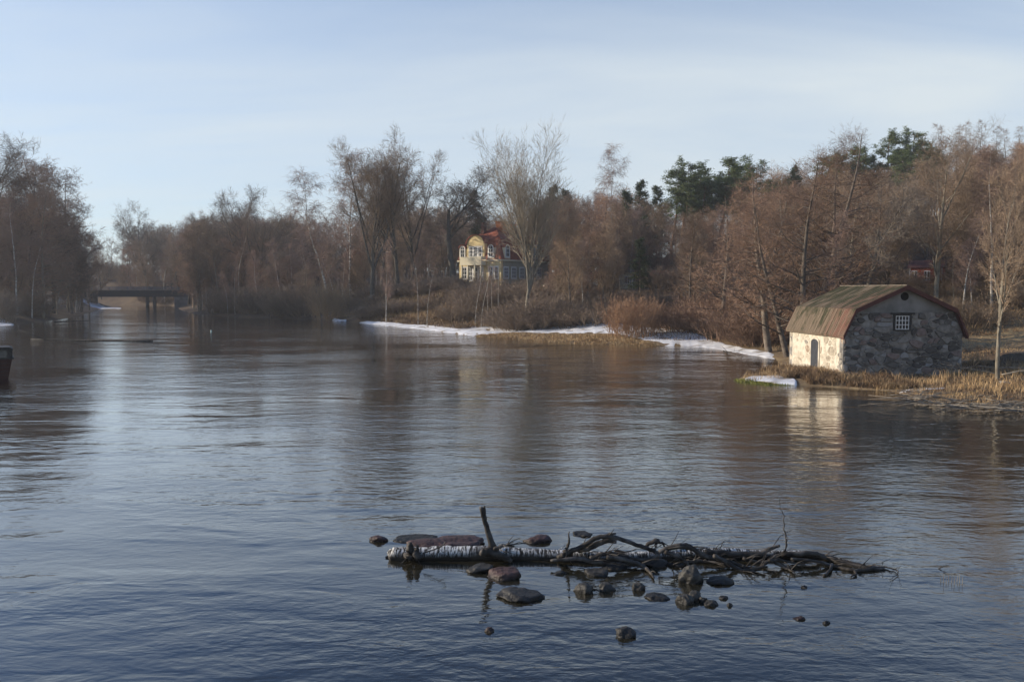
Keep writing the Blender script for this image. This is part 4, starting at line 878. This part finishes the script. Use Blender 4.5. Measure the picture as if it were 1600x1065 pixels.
def distant(n, px0, px1, D0, D1, seed, label, m):
    r = np.random.default_rng(seed); VV = []; QQ = []; TT = []; off = 0
    px = r.uniform(px0, px1, n); D = r.uniform(D0, D1, n); X = (px - 800) / F * D; ok = shore_dist(np.column_stack([X, D])) > 3; Z = height(np.column_stack([X, D]))
    for i in range(n):
        if not ok[i]: continue
        v, q, t = FT[r.integers(4)]; a = r.uniform(0, 6.28); c, s_ = math.cos(a), math.sin(a); top = CAMZ + (HOR - np.interp(px[i], SX, SY)) * D[i] / F
        h = min(22, max(7, (top - Z[i]) * r.uniform(.7, 1.0))) / 16
        if Z[i] + h * 16 > top + 4: continue
        w_ = v @ np.array([[c, s_, 0], [-s_, c, 0], [0, 0, 1]]) * np.array([h * 1.1, h * 1.1, h]); VV.append(w_ + [X[i], D[i], Z[i]]); QQ.append(q + off); TT.append(t + off); off += len(v)
    return tag(link('distant_wood', np_mesh('distant_wood', np.concatenate(VV), np.concatenate(QQ), np.concatenate(TT)), m), label, 'wood', kind='stuff')
M['far_twig'] = mat('far_twigs', (0.26, 0.19, 0.14), var=[(0.32, 0.235, 0.17)], scale=.05)
distant(190, 150, 860, 232, 380, 1, 'hazy brown mass of bare trees closing the view beyond the bridge and the park', M['far_twig'])
distant(80, 540, 780, 215, 320, 4, 'brown mass of bare trees behind the oak and the villa park', M['far_twig'])
distant(170, 800, 1750, 195, 300, 2, 'brown mass of bare trees covering the upper hillside on the right', M['far_twig'])
distant(90, -120, 300, 190, 400, 3, 'dark mass of bare trees deep in the left bank wood', M['far_twig'])

# shrubs
def bush(px, D, w, h, label, group=None, kind='shrub', m='shrub_twig', var=None):
    x = xat(px, D); o = plant(kind, x, D, h, label, group, tm=m, cm=m, var=var, wide=1.0); s = h / 5.0
    base = 3.0 if kind == 'shrub' else 7.8
    o.scale = (w / base, w / base * .8, s); o.rotation_euler[2] = trng.uniform(-.3, .3); return o
bush(988, 90.5, 7.2, 4.7, 'big orange willow bush standing in the snow strip', kind='willow', m='willow_orange')
bush(516, 158, 9.5, 7.6, 'round golden brown willow bush at the left end of the meadow', kind='willow', m='willow_brown')
bush(1510, 92, 7, 3.8, 'low tawny bush on the slope right of the red cottage', kind='willow', m='willow_brown')
def thicket(n, px0, px1, D0, D1, label, group, h0, h1, m='shrub_twig', avoid=None):
    k = 0; t = 0
    while k < n and t < n * 20:
        t += 1; px = trng.uniform(px0, px1); D = trng.uniform(D0, D1); x = xat(px, D)
        if shore_dist([(x, D)])[0] < .8 or (avoid and avoid(px, D, x)): continue
        hb = trng.uniform(h0, h1); i = max([q for q, v in enumerate(MARKS) if v[0] <= px] or [0]); dep = ['near', 'middle', 'far'][min(2, int((D - D0) / (D1 - D0) * 3))]
        bush(px, D, trng.uniform(3.2, 5.5), hb, '%s %s, %s %s' % ('low' if hb < (h0 + h1) / 2 else 'high', label, dep, MARKS[i][1]), group, m=m); k += 1
thicket(14, 150, 285, 285, 330, 'far bank shrub', 'shrubs beyond the bridge', 2.5, 5)
thicket(34, 285, 478, 160, 192, 'bare shrub on the far shore', 'shrubs along the far shore', 3, 6.5)
thicket(16, -60, 130, 136, 165, 'dark waterside shrub', 'shrubs on the left bank', 3, 6)
thicket(22, 700, 870, 118, 148, 'brown shrub', 'shrubs below the villa', 2, 4.2)
thicket(22, 120, 320, 330, 430, 'far hedge shrub', 'hedge far beyond the bridge', 5, 8)
thicket(34, 540, 720, 140, 168, 'bare hollow shrub', 'shrubs below the oak', 1.6, 3)
thicket(22, 725, 930, 98, 118, 'reedside shrub', 'shrubs behind the reeds', 2, 4.2, avoid=lambda px, D, x: shore_dist([(x, D)])[0] < 6)
thicket(16, 1040, 1200, 78, 100, 'snowside shrub', 'shrubs behind the snow strip', 2, 4.5, m='alder_twig', avoid=lambda px, D, x: shore_dist([(x, D)])[0] < 3)
thicket(24, 840, 1290, 100, 140, 'woodland shrub', 'undergrowth shrubs in the wood', 2.5, 5)
thicket(22, 1480, 1680, 78, 104, 'tawny slope shrub', 'shrubs on the right slope', 1.6, 3.6, m='willow_brown')
thicket(16, 1300, 1480, 92, 108, 'foothill shrub', 'shrubs beyond the boathouse', 1.6, 3.4, m='brown_twig', avoid=lambda px, D, x: 1418 < px < 1470)

# ------------------------------------------------------------------ grass and reeds (stuff)
def blades(name, pts, h, w, m, label, lean=.35, cat='grass'):
    r = np.random.default_rng(len(pts)); pts = np.asarray(pts); n = len(pts); z = height(pts)
    hh = h * r.uniform(.45, 1.2, n); a = r.uniform(0, 6.283, n); ln = r.normal(0, lean, (n, 2)) * hh[:, None]
    A = np.stack([np.cos(a), np.sin(a), a * 0], 1) * w * .5
    B = np.column_stack([pts, z - .04]); Mid = B + np.column_stack([ln * .35, hh * .6]); Tp = B + np.column_stack([ln, hh * r.uniform(.75, 1, n)])
    V = np.stack([B - A, B + A, Mid + A * .7, Mid - A * .7, Tp], 1).reshape(-1, 3); i = np.arange(n)[:, None] * 5
    me = np_mesh(name, V, quads=i + np.array([[0, 1, 2, 3]]), tris=i + np.array([[3, 2, 4]]))
    return tag(link(name, me, m), label, cat, kind='stuff')
def scatter(n, x0, x1, y0, y1, dmin, dmax, clump=1.2, thr=0.0, seed=0, cond=None):
    r = np.random.default_rng(seed); P = np.column_stack([r.uniform(x0, x1, n), r.uniform(y0, y1, n)]); d = shore_dist(P)
    k = (d > dmin) & (d < dmax) & (vnoise(P[:, 0], P[:, 1], clump, seed + 3) + r.normal(0, .12, n) > thr)
    if cond is not None: k &= cond(P)
    return P[k]
inb = lambda P: ~((P[:, 0] > CX - .1) & (P[:, 0] < CX + W + .3) & (P[:, 1] > CY - .05) & (P[:, 1] < CY + DP))
nearc = lambda P: np.where((P[:, 0] > CX - 3.5) & (P[:, 0] < CX + 9), True, True) & inb(P)
blades('dry_grass', scatter(45000, 14, 40, 40, 53, .1, 14, .9, .12, 1, lambda P: inb(P) & ~((P[:, 0] < 18.6) & (P[:, 1] < 51.2))), .42, .022, M['straw'], 'pale dry grass tufts along the bank before the boathouse')
blades('straw_tufts', scatter(30000, 14, 42, 40, 58, .3, 16, .7, .30, 21, lambda P: inb(P) & ~((P[:, 0] < 18.6) & (P[:, 1] < 51.2))), .75, .025, M['straw'], 'taller pale straw tufts dotted over the boathouse bank', lean=.3)
blades('brown_weeds', scatter(60000, 14, 42, 40, 58, .2, 20, 1.2, -.10, 2, lambda P: inb(P) & ~((P[:, 0] < 18.6) & (P[:, 1] < 51.2))), .24, .03, M['russet_grass'], 'russet weeds and litter covering the bank before the boathouse', lean=.7)
blades('bank_weeds', scatter(30000, 17.6, 24, 46.5, 57, .3, 8, .8, -.2, 12, lambda P: inb(P) & ~((P[:, 0] < 18.6) & (P[:, 1] < 51.2))), .5, .03, M['russet_grass'], 'russet and straw tufts heaped against the lit side wall and corner', lean=.45)
# reed strip in front of the snow, traced on the shore
def strip(pts, n, seed):
    r = np.random.default_rng(seed); px = r.uniform(pts[0][0], pts[-1][0], n); t = np.interp(px, [p[0] for p in pts], [p[1] for p in pts]); b = np.interp(px, [p[0] for p in pts], [p[2] for p in pts])
    return np.array([onz(p_, y_, .1)[:2] for p_, y_ in zip(px, t + (b - t) * r.random(n))])
blades('cut_reeds', strip([(745, 524, 525.5), (800, 524.5, 529), (860, 527, 533.5), (920, 530.5, 537), (960, 532, 538), (1010, 537, 539.5), (1030, 539, 540.3)], 12000, 4), .30, .05, M['straw'], 'strip of broken straw coloured reeds between snow and water', lean=.6, cat='reeds')
blades('tall_reeds', strip([(535, 494, 499), (600, 497, 503), (700, 505, 510), (760, 509, 513), (830, 510, 514), (900, 511, 516), (960, 514, 517)], 16000, 5), .95, .05, M['straw'], 'pale tall dry reeds behind the snow along the shore', lean=.3, cat='reeds')
blades('meadow_grass', scatter(90000, -42, 8, 112, 150, 2.0, 40, 4, -.35, 6), .65, .07, M['russet_grass'], 'brown tall meadow grass on the slope below the oak', lean=.4)
blades('lawn_grass', scatter(30000, 24, 62, 60, 84, 4, 60, 3, -.2, 7, inb), .14, .05, M['straw'], 'yellowed lawn grass behind the boathouse')
blades('slope_grass', scatter(40000, 36, 82, 76, 112, 6, 100, 3, -.25, 8), .5, .06, M['russet_grass'], 'tawny long grass on the slope at the right edge', lean=.6)
blades('shore_weeds', scatter(40000, 12, 62, 60, 100, 2.2, 16, 2.2, -.25, 9, inb), .5, .04, M['russet_grass'], 'russet weeds behind the snow near the leaning alders', lean=.5)
g_ = strip([(1147, 590, 595), (1160, 592.5, 598), (1200, 598, 601), (1240, 599.5, 602)], 2600, 10)
blades('green_grass', g_, .22, .03, M['green_grass'], 'bright yellow green grass fringe on the tip of the bank', lean=.3)

# ------------------------------------------------------------------ driftwood at the right bank
def stick(px0, py0, px1, py1, z0, z1, r0, name, label, cat='branch', m='old_wood', bend=.25, twigs=6, group=None):
    a = onz(px0, py0, z0); b_ = onz(px1, py1, z1); rr = random.Random(int(px0 * 7 + py0)); L_ = (b_ - a).length; pts = []; rad = []
    for i in range(9):
        t = i / 8; q = a.lerp(b_, t); q = q + Vector((rr.uniform(-1, 1), rr.uniform(-1, 1), rr.uniform(-.2, .8))) * bend * .12 * L_ * math.sin(math.pi * t) * .5; pts.append(q); rad.append(r0 * (1 - .75 * t))
    c = pts[0].copy(); mb = MB(); mb.tube([q - c for q in pts], rad, 6, .1)
    for k in range(twigs):
        i = rr.randrange(2, 8); dv_ = (pts[i] - pts[i - 1]).normalized(); sdv = Vector((rr.uniform(-1, 1), rr.uniform(-1, 1), rr.uniform(-.1, .9))).normalized()
        e = pts[i] + (dv_ + sdv * .8) * L_ * rr.uniform(.08, .22); m2 = (pts[i] + e) / 2 + sdv * .03
        mb.tube([pts[i] - c, m2 - c, e - c], [rad[i] * .5, rad[i] * .35, rad[i] * .15], 4)
    o = mb.build(name, M[m], smooth=True); o.location = c; return tag(o, label, cat, group)
stick(1602, 575, 1440, 577, 1.1, .9, .05, 'fallen_branch', 'long pale bare branch arching low beside the boathouse gable', bend=.9, twigs=10)
stick(1565, 585, 1640, 572, .9, 1.5, .05, 'fallen_branch', 'pale branch resting against the base of the slim bank tree')
stick(1562, 584, 1480, 570, .8, 1.3, .03, 'fallen_branch', 'thin grey branch left of the slim bank tree')
mb = MB(); rr = random.Random(5)
for k in range(230):
    px = rr.uniform(1425, 1640); py = 617 + (px - 1425) * .055 + rr.uniform(-4, 17); a = onz(px, py, rr.uniform(.03, .22)); an = rr.gauss(.05, .35) + (math.pi if rr.random() < .5 else 0); l = rr.uniform(.6, 3.2)
    b_ = a + Vector((math.cos(an), math.sin(an), rr.uniform(-.05, .12))) * l; mm_ = (a + b_) / 2 + Vector((0, rr.uniform(-.15, .15), rr.uniform(0, .22)))
    r0 = rr.uniform(.01, .032); mb.tube([a, mm_, b_], [r0, r0 * .8, r0 * .4], 4)
tag(mb.build('driftwood', M['old_wood'], smooth=True), 'tangled heap of washed up grey branches along the right waterline', 'driftwood', kind='stuff')
for (a_, b_, c_, d_, lb) in [(1450, 616, 1600, 630, 'long pale branch on top of the driftwood heap'), (1465, 606, 1530, 613, 'short pale branch behind the driftwood heap'), (1500, 634, 1610, 640, 'wet branch along the front edge of the driftwood heap')]:
    stick(a_, b_, c_, d_, .2, .3, .045, 'drift_branch', lb, bend=.3)
stick(238, 533, 48, 530, .05, .08, .16, 'floating_log', 'dark floating log lying flat in the water off the left bank', 'log', 'dead_branch', .05, 2)
stick(85, 503, 142, 501, .3, .3, .16, 'drift_branch', 'dark branch stretching over the water from the left bank', m='dead_branch', bend=.2)
stick(1130, 548, 1162, 558, .0, .08, .05, 'drift_branch', 'small twiggy branch floating off the snow strip', m='dead_branch')
p = onz(330, 518, 0); mb = MB(); mb.tube([(0, 0, -.1), (0, 0, .02), (0, 0, .16), (0, 0, .24)], [.06, .11, .10, .04], 10); o = mb.build('buoy', M['float'], smooth=True); o.location = p; tag(o, 'tiny pale green float shining on the water at centre left', 'buoy')
# stones on the bank
def rock_mesh(seed, sx, sy, sz, flat=.0):
    import bmesh
    bm = bmesh.new(); bmesh.ops.create_icosphere(bm, subdivisions=4, radius=1); r = random.Random(seed); off = Vector((seed * 3.1, seed * 1.7, 0))
    planes = [(Vector((r.gauss(0, 1), r.gauss(0, 1), r.gauss(0, .8))).normalized(), r.uniform(.62, .9)) for _ in range(9)]
    if flat: planes.append((Vector((r.uniform(-.1, .1), r.uniform(-.1, .1), 1)).normalized(), flat))
    for v in bm.verts:
        p_ = v.co.copy()
        for n_, c_ in planes:
            dd_ = p_.dot(n_) - c_
            if dd_ > 0: p_ -= n_ * dd_ * .9
        p_ *= 1 + .16 * noise.noise(p_ * 1.7 + off) + .11 * noise.noise(p_ * 3.7 + off) + .05 * noise.noise(p_ * 9 + off)
        v.co = Vector((p_.x * sx, p_.y * sy, p_.z * sz))
    me = bpy.data.meshes.new('rock'); bm.to_mesh(me); bm.free(); me.polygons.foreach_set('use_smooth', [True] * len(me.polygons)); return me
_rs = [0]
def rock(cx, yb, w, h, m, label, flat=0.0, sy=None, name='rock', z0=0.0):
    _rs[0] += 1; p_ = onz(cx, yb, z0); s_ = p_.y / F; wx = w * s_ / 2 * 1.0; hz = h * s_ * (.85 if w < 100 else 1); dy = sy if sy else wx * .8
    hz = max(.04, (hz - dy * .34) * .66)          # part of the seen height is the receding top
    o = link(name, rock_mesh(_rs[0], wx, dy, hz * 1.3, flat), M[m]); o.location = (p_.x, p_.y + dy * .8, z0 + hz * .02); o.rotation_euler = (0, 0, random.Random(_rs[0]).uniform(-.25, .25))
    return tag(o, label, 'rock')
rock(590, 847, 30, 16, 'rock_red', 'small pointed reddish stone left of the log, farthest left')
rock(694, 869, 142, 50, 'rock_red', 'large flat red slab behind the left end of the log', flat=.5, sy=.55)
rock(648, 850, 74, 18, 'rock_grey', 'flat grey green slab with pale edge behind the red slab', flat=.5, sy=.45)
rock(841, 849, 46, 20, 'rock_red', 'reddish stone in open water behind the log')
rock(912, 838, 38, 12, 'rock_dark', 'low dark stone farthest out behind the log')
rock(752, 895, 52, 22, 'rock_grey', 'flat grey stone leaning under the log beside the red block', flat=.6)
rock(791, 906, 58, 32, 'rock_red', 'red block with pale waterline in front of the log', flat=.6)
rock(813, 939, 76, 28, 'rock_dark', 'biggest dark stone in front of the log, long and low')
rock(874, 898, 22, 8, 'rock_grey', 'tiny pale stone under the middle of the log')
rock(936, 900, 46, 20, 'rock_grey', 'grey flat topped stone with pale edge below the tangled branches', flat=.6)
rock(913, 927, 38, 24, 'rock_grey', 'dark grey stone left of the two similar stones in mid foreground')
rock(949, 924, 32, 20, 'rock_grey', 'pale mottled stone right beside the dark grey one')
rock(998, 922, 27, 18, 'rock_grey', 'small round mottled stone standing alone below the branches')
rock(1028, 938, 42, 14, 'rock_dark', 'low ragged stone with light top left of the stone cluster')
rock(1084, 912, 44, 42, 'rock_grey', 'tall upright grey stone propping the branches')
rock(1072, 944, 30, 24, 'rock_grey', 'left stone of the small cluster in front of the upright stone')
rock(1086, 938, 24, 22, 'rock_grey', 'top stone of the small cluster in front of the upright stone')
rock(1100, 941, 16, 14, 'rock_grey', 'tiny middle stone of the small cluster')
rock(1113, 947, 24, 14, 'rock_grey', 'right stone of the small cluster with white top')
rock(1133, 936, 18, 7, 'rock_dark', 'flat little dark stone right of the cluster')
rock(1128, 913, 44, 20, 'rock_dark', 'sloping dark stone right of the upright stone')
rock(963, 890, 44, 18, 'rock_dark', 'dark stone hidden under the tangled branches')
rock(1030, 886, 40, 18, 'rock_dark', 'dark stone under the crossing of the long branches')
rock(979, 997, 38, 24, 'rock_dark', 'oval brown stone alone nearest the camera')
rock(1251, 969, 20, 8, 'rock_red', 'small low reddish stone at lower right')
rock(1293, 975, 13, 9, 'rock_dark', 'small dark stone right of the low reddish one')
rock(1258, 919, 11, 5, 'rock_dark', 'tiny stone tip below the thin end of the log')
rock(765, 988, 16, 12, 'rock_red', 'tiny reddish stone tip at the foot of the stick reflection')
rock(1141, 947, 10, 4, 'rock_dark', 'smallest stone tip right of the cluster')
for i, (px, py, w_, h_, lb) in enumerate([(1552, 607, 22, 12, 'brown stone on the bank below the slim tree'), (1572, 600, 16, 10, 'pale stone at the foot of the slim bank tree'), (1540, 612, 12, 9, 'small pale stone left of the brown bank stone'), (1510, 588, 10, 8, 'lone pale stone in the russet weeds')]):
    q = onz(px, py, .6); zz_ = gz(q.x, q.y); rock(px, py, w_, h_, 'stone5' if 'pale' in lb else 'rock_grey', lb, z0=zz_)

# ------------------------------------------------------------------ the fallen birch
lg = empty('fallen_birch', tuple(onz(880, 880)))
tag(lg, 'fallen birch with white and black bark and tangled bare branches lying among stones', 'fallen tree')
O = Vector(lg.location)
def smoothpts(pts, sub=4):
    out = []
    n = len(pts)
    for i in range(n - 1):
        p0, p1, p2, p3 = pts[max(i - 1, 0)], pts[i], pts[i + 1], pts[min(i + 2, n - 1)]
        for k in range(sub):
            t = k / sub; out.append(tuple(.5 * ((2 * p1[j]) + (-p0[j] + p2[j]) * t + (2 * p0[j] - 5 * p1[j] + 4 * p2[j] - p3[j]) * t * t + (-p0[j] + 3 * p1[j] - 3 * p2[j] + p3[j]) * t ** 3) for j in range(len(p1))))
    out.append(pts[-1]); return out
brr = random.Random(2)
def limb(pts, D, m='dead_branch', name='branch', sides=8, jit=.012, parent=None, dz=None, twig=0, amp=0):
    """pts: (px, py, radius_px[, distance])"""
    P = []
    n = len(pts)
    for i, q in enumerate(pts):
        dd_ = q[3] if len(q) > 3 else D
        v = at(q[0], q[1], dd_)
        if v.z < .03: v = onz(q[0], q[1], .03)
        P.append((v.x, v.y, v.z, q[2] * dd_ / F))
    P = smoothpts(P, 5); mb = MB()
    pp = [Vector(q[:3]) - O + Vector((brr.uniform(-1, 1), brr.uniform(-1, 1), brr.uniform(-1, 1))) * jit for q in P]; rd = [max(.004, q[3]) for q in P]
    mb.tube(pp, rd, sides, .10)
    for k in range(twig):
        i = brr.randrange(1, len(pp) - 1); dv_ = (pp[i + 1] - pp[i - 1]).normalized(); s_ = Vector((brr.uniform(-.6, 1), brr.uniform(-1, 1), brr.uniform(-.3, 1))).normalized(); l = brr.uniform(.12, .5)
        a = pp[i]; b1 = a + (dv_ * .8 + s_) * l * .5; b2 = b1 + (dv_ + s_ * .5 + Vector((brr.uniform(-.5, .5), brr.uniform(-.5, .5), brr.uniform(-.5, .4)))) * l * .5
        r_ = min(rd[i] * .5, .014); mb.tube([a, b1, b2], [r_, r_ * .7, r_ * .3], 4)
    return mb.build(name, M[m], parent or lg, True)
limb([(612, 869, 11), (622, 868, 14), (660, 867, 13.5), (710, 866, 13), (760, 865, 13), (820, 868, 12), (880, 870, 12), (940, 872, 10.5), (1000, 872, 10), (1050, 868, 9), (1100, 864, 8.5), (1150, 864, 7.5), (1200, 866, 6.5), (1250, 866, 6), (1290, 871, 5), (1330, 880, 4), (1352, 885, 3)], 17.5, 'birch_log', 'trunk', 14, .008, twig=14)
B_ = [
 ([(871, 872, 5, 17.3), (901, 857, 5), (916, 849, 4.5), (939, 838, 4.5), (967, 841, 4), (1001, 853, 4), (1024, 862, 4), (1032, 872, 3)], 17.2, 4),
 ([(901, 859, 6), (918, 856, 6), (945, 845, 5), (962, 846, 4)], 17.3, 2),
 ([(935, 840, 3), (952, 834, 2.5), (962, 833, 1.6)], 17.2, 0),
 ([(880, 868, 6), (884, 859, 4.5), (888, 849, 2.5), (889, 830, .9)], 17.2, 0),
 ([(1005, 856, 3.5), (1015, 849, 3.5), (1026, 843.5, 4), (1029, 847, 3), (1036, 848, 2), (1039, 856, 1.5)], 17.6, 2),
 ([(1026, 845, 3), (1024, 856, 2)], 17.6, 0),
 ([(922, 872, 4), (940, 866, 4), (956, 864, 4), (973, 870, 3.5), (1011, 874, 3.5), (1028, 868, 4)], 17.0, 5),
 ([(947, 870, 4), (981, 875, 4.5), (1003, 884, 4.5), (1015, 893, 3), (1022, 902, 1.6)], 16.8, 2),
 ([(1030, 862, 4), (1050, 855, 5), (1071, 853, 6), (1085, 858, 5), (1100, 868, 4.5), (1125, 873, 4), (1160, 884, 3), (1180, 889, 2)], 17.0, 6),
 ([(1040, 862, 4), (1054, 866, 4), (1066, 874, 3.5), (1077, 884, 3)], 16.9, 1),
 ([(1100, 862, 5), (1140, 864, 5), (1183, 864, 4), (1205, 856, 3.5), (1217, 852, 2.5)], 17.4, 4),
 ([(1192, 884, 2.2), (1209, 870, 2.2), (1225, 861, 2), (1229, 844, 1.7), (1225, 826, 1.2), (1225, 805, .8), (1219, 792, .5), (1217, 776, .4)], 17.0, 0),
 ([(1222, 866, 5), (1267, 864, 5), (1287, 869, 4.5), (1316, 879, 4.5), (1352, 885, 4), (1375, 885, 2), (1390, 887, 1.2), (1404, 893, .8), (1391, 904, .5)], 17.3, 10),
 ([(1235, 872, 2.5), (1274, 876, 3), (1300, 883, 3), (1332, 890, 3.2), (1360, 889, 3), (1381, 887, 2)], 16.9, 5),
 ([(1115, 868, 4), (1135, 878, 4), (1152, 888, 3.5), (1170, 890, 3), (1196, 883, 2)], 16.7, 6),
 ([(1202, 874, 3), (1222, 884, 3), (1241, 893, 1.5)], 16.8, 4),
 ([(1300, 882, 3), (1296, 892, 2.5), (1288, 898, 2)], 16.9, 0),
 ([(1333, 888, 2.5), (1337, 897, 2), (1328, 900, 1.2)], 16.9, 0),
 ([(772, 858, 4), (790, 851, 2.5), (803, 853, 1.5)], 17.2, 4),
 ([(660, 864, 1.2), (690, 853, 1.2), (697, 845, .8)], 17.1, 1),
 ([(640, 849, 5), (641, 860, 8), (636, 872, 10)], 17.2, 3),
 ([(652, 852, 3), (650, 864, 7), (656, 874, 8)], 17.15, 2),
 ([(752, 862, 8), (765, 862, 9), (782, 868, 7), (800, 876, 4)], 17.2, 3),
 ([(860, 876, 3), (900, 872, 4), (930, 878, 4), (975, 882, 3), (1010, 880, 2)], 16.9, 6),
 ([(1040, 878, 3), (1060, 884, 3), (1080, 876, 3), (1110, 878, 2.5), (1140, 882, 2)], 17.2, 12),
 ([(960, 860, 3), (990, 866, 4), (1020, 866, 4), (1060, 862, 3)], 17.7, 5),
 ([(1160, 872, 3), (1190, 878, 3), (1215, 874, 2), (1260, 884, 1.5)], 17.0, 6),
]
for pts, D, tw in B_: limb([(q[0], q[1], q[2] * .86) + tuple(q[3:]) for q in pts], D, twig=int(tw * 1.8))
limb([(752, 792, 3.2), (755, 805, 3.6), (760, 822, 4), (766, 842, 5), (772, 864, 8)], 17.3, 'dead_branch', 'broken_stub', 8, .006)
limb([(757, 790, 1.6), (757, 800, 2.6), (758, 812, 3.5)], 17.3, 'dead_branch', 'broken_stub', 6, .004)
stick(1466, 888, 1484, 881, .0, .12, .012, 'drift_twig', 'dark forked twig poking from the water right of the log', m='dead_branch', twigs=2, bend=.1)
mb = MB()
for k in range(9):
    q = onz(1470 + k * 4.2, 908 + (k % 3) * 2, 0); mb.tube([q, q + Vector((random.uniform(-.02, .02), 0, random.uniform(.08, .2)))], [.006, .003], 4)
tag(mb.build('reed_stubs', M['old_wood']), 'few pale reed stubs poking from the water at lower right', 'reeds', kind='stuff')

# labels that came out alike get their order from left to right
from collections import defaultdict
_by = defaultdict(list)
for o in bpy.data.objects:
    if o.parent is None and 'label' in o: _by[o['label']].append(o)
ORD = {2: ['left one', 'right one'], 3: ['left one', 'middle one', 'right one']}
for lb, os_ in _by.items():
    if len(os_) < 2: continue
    os_.sort(key=lambda o: o.location.x / max(1, o.location.y))
    names = ORD.get(len(os_)) or ['leftmost one', 'second from left', 'third from left', 'fourth from left', 'fifth from left', 'sixth from left', 'seventh from left', 'eighth from left', 'ninth from left', 'tenth from left', 'eleventh from left', 'twelfth from left', 'thirteenth from left'][:len(os_) - 1] + ['rightmost one']
    for o, nm in zip(os_, names): o['label'] = lb + ', ' + nm

for o in bpy.data.objects:
    if 'label' in o and len(o['label'].split()) > 16: o['label'] = o['label'].replace('the ', '')
# ------------------------------------------------------------------ haze: thin winter air round the whole scene
hz_ = MB(); hz_.box(-700, 700, -60, 520, -2.6, 75)
hm = bpy.data.materials.new('air'); hm.use_nodes = True; hnt = hm.node_tree; hnt.nodes.clear()
pv = N(hnt, 'ShaderNodeVolumePrincipled'); ho = N(hnt, 'ShaderNodeOutputMaterial'); L(hnt, pv.outputs[0], ho.inputs['Volume'])
pv.inputs['Color'].default_value = (.92, .95, 1, 1); pv.inputs['Density'].default_value = .00030; pv.inputs['Anisotropy'].default_value = .2
ob = hz_.build('haze', hm); tag(ob, kind='stuff', label='thin pale winter haze filling the river valley', cat='haze')
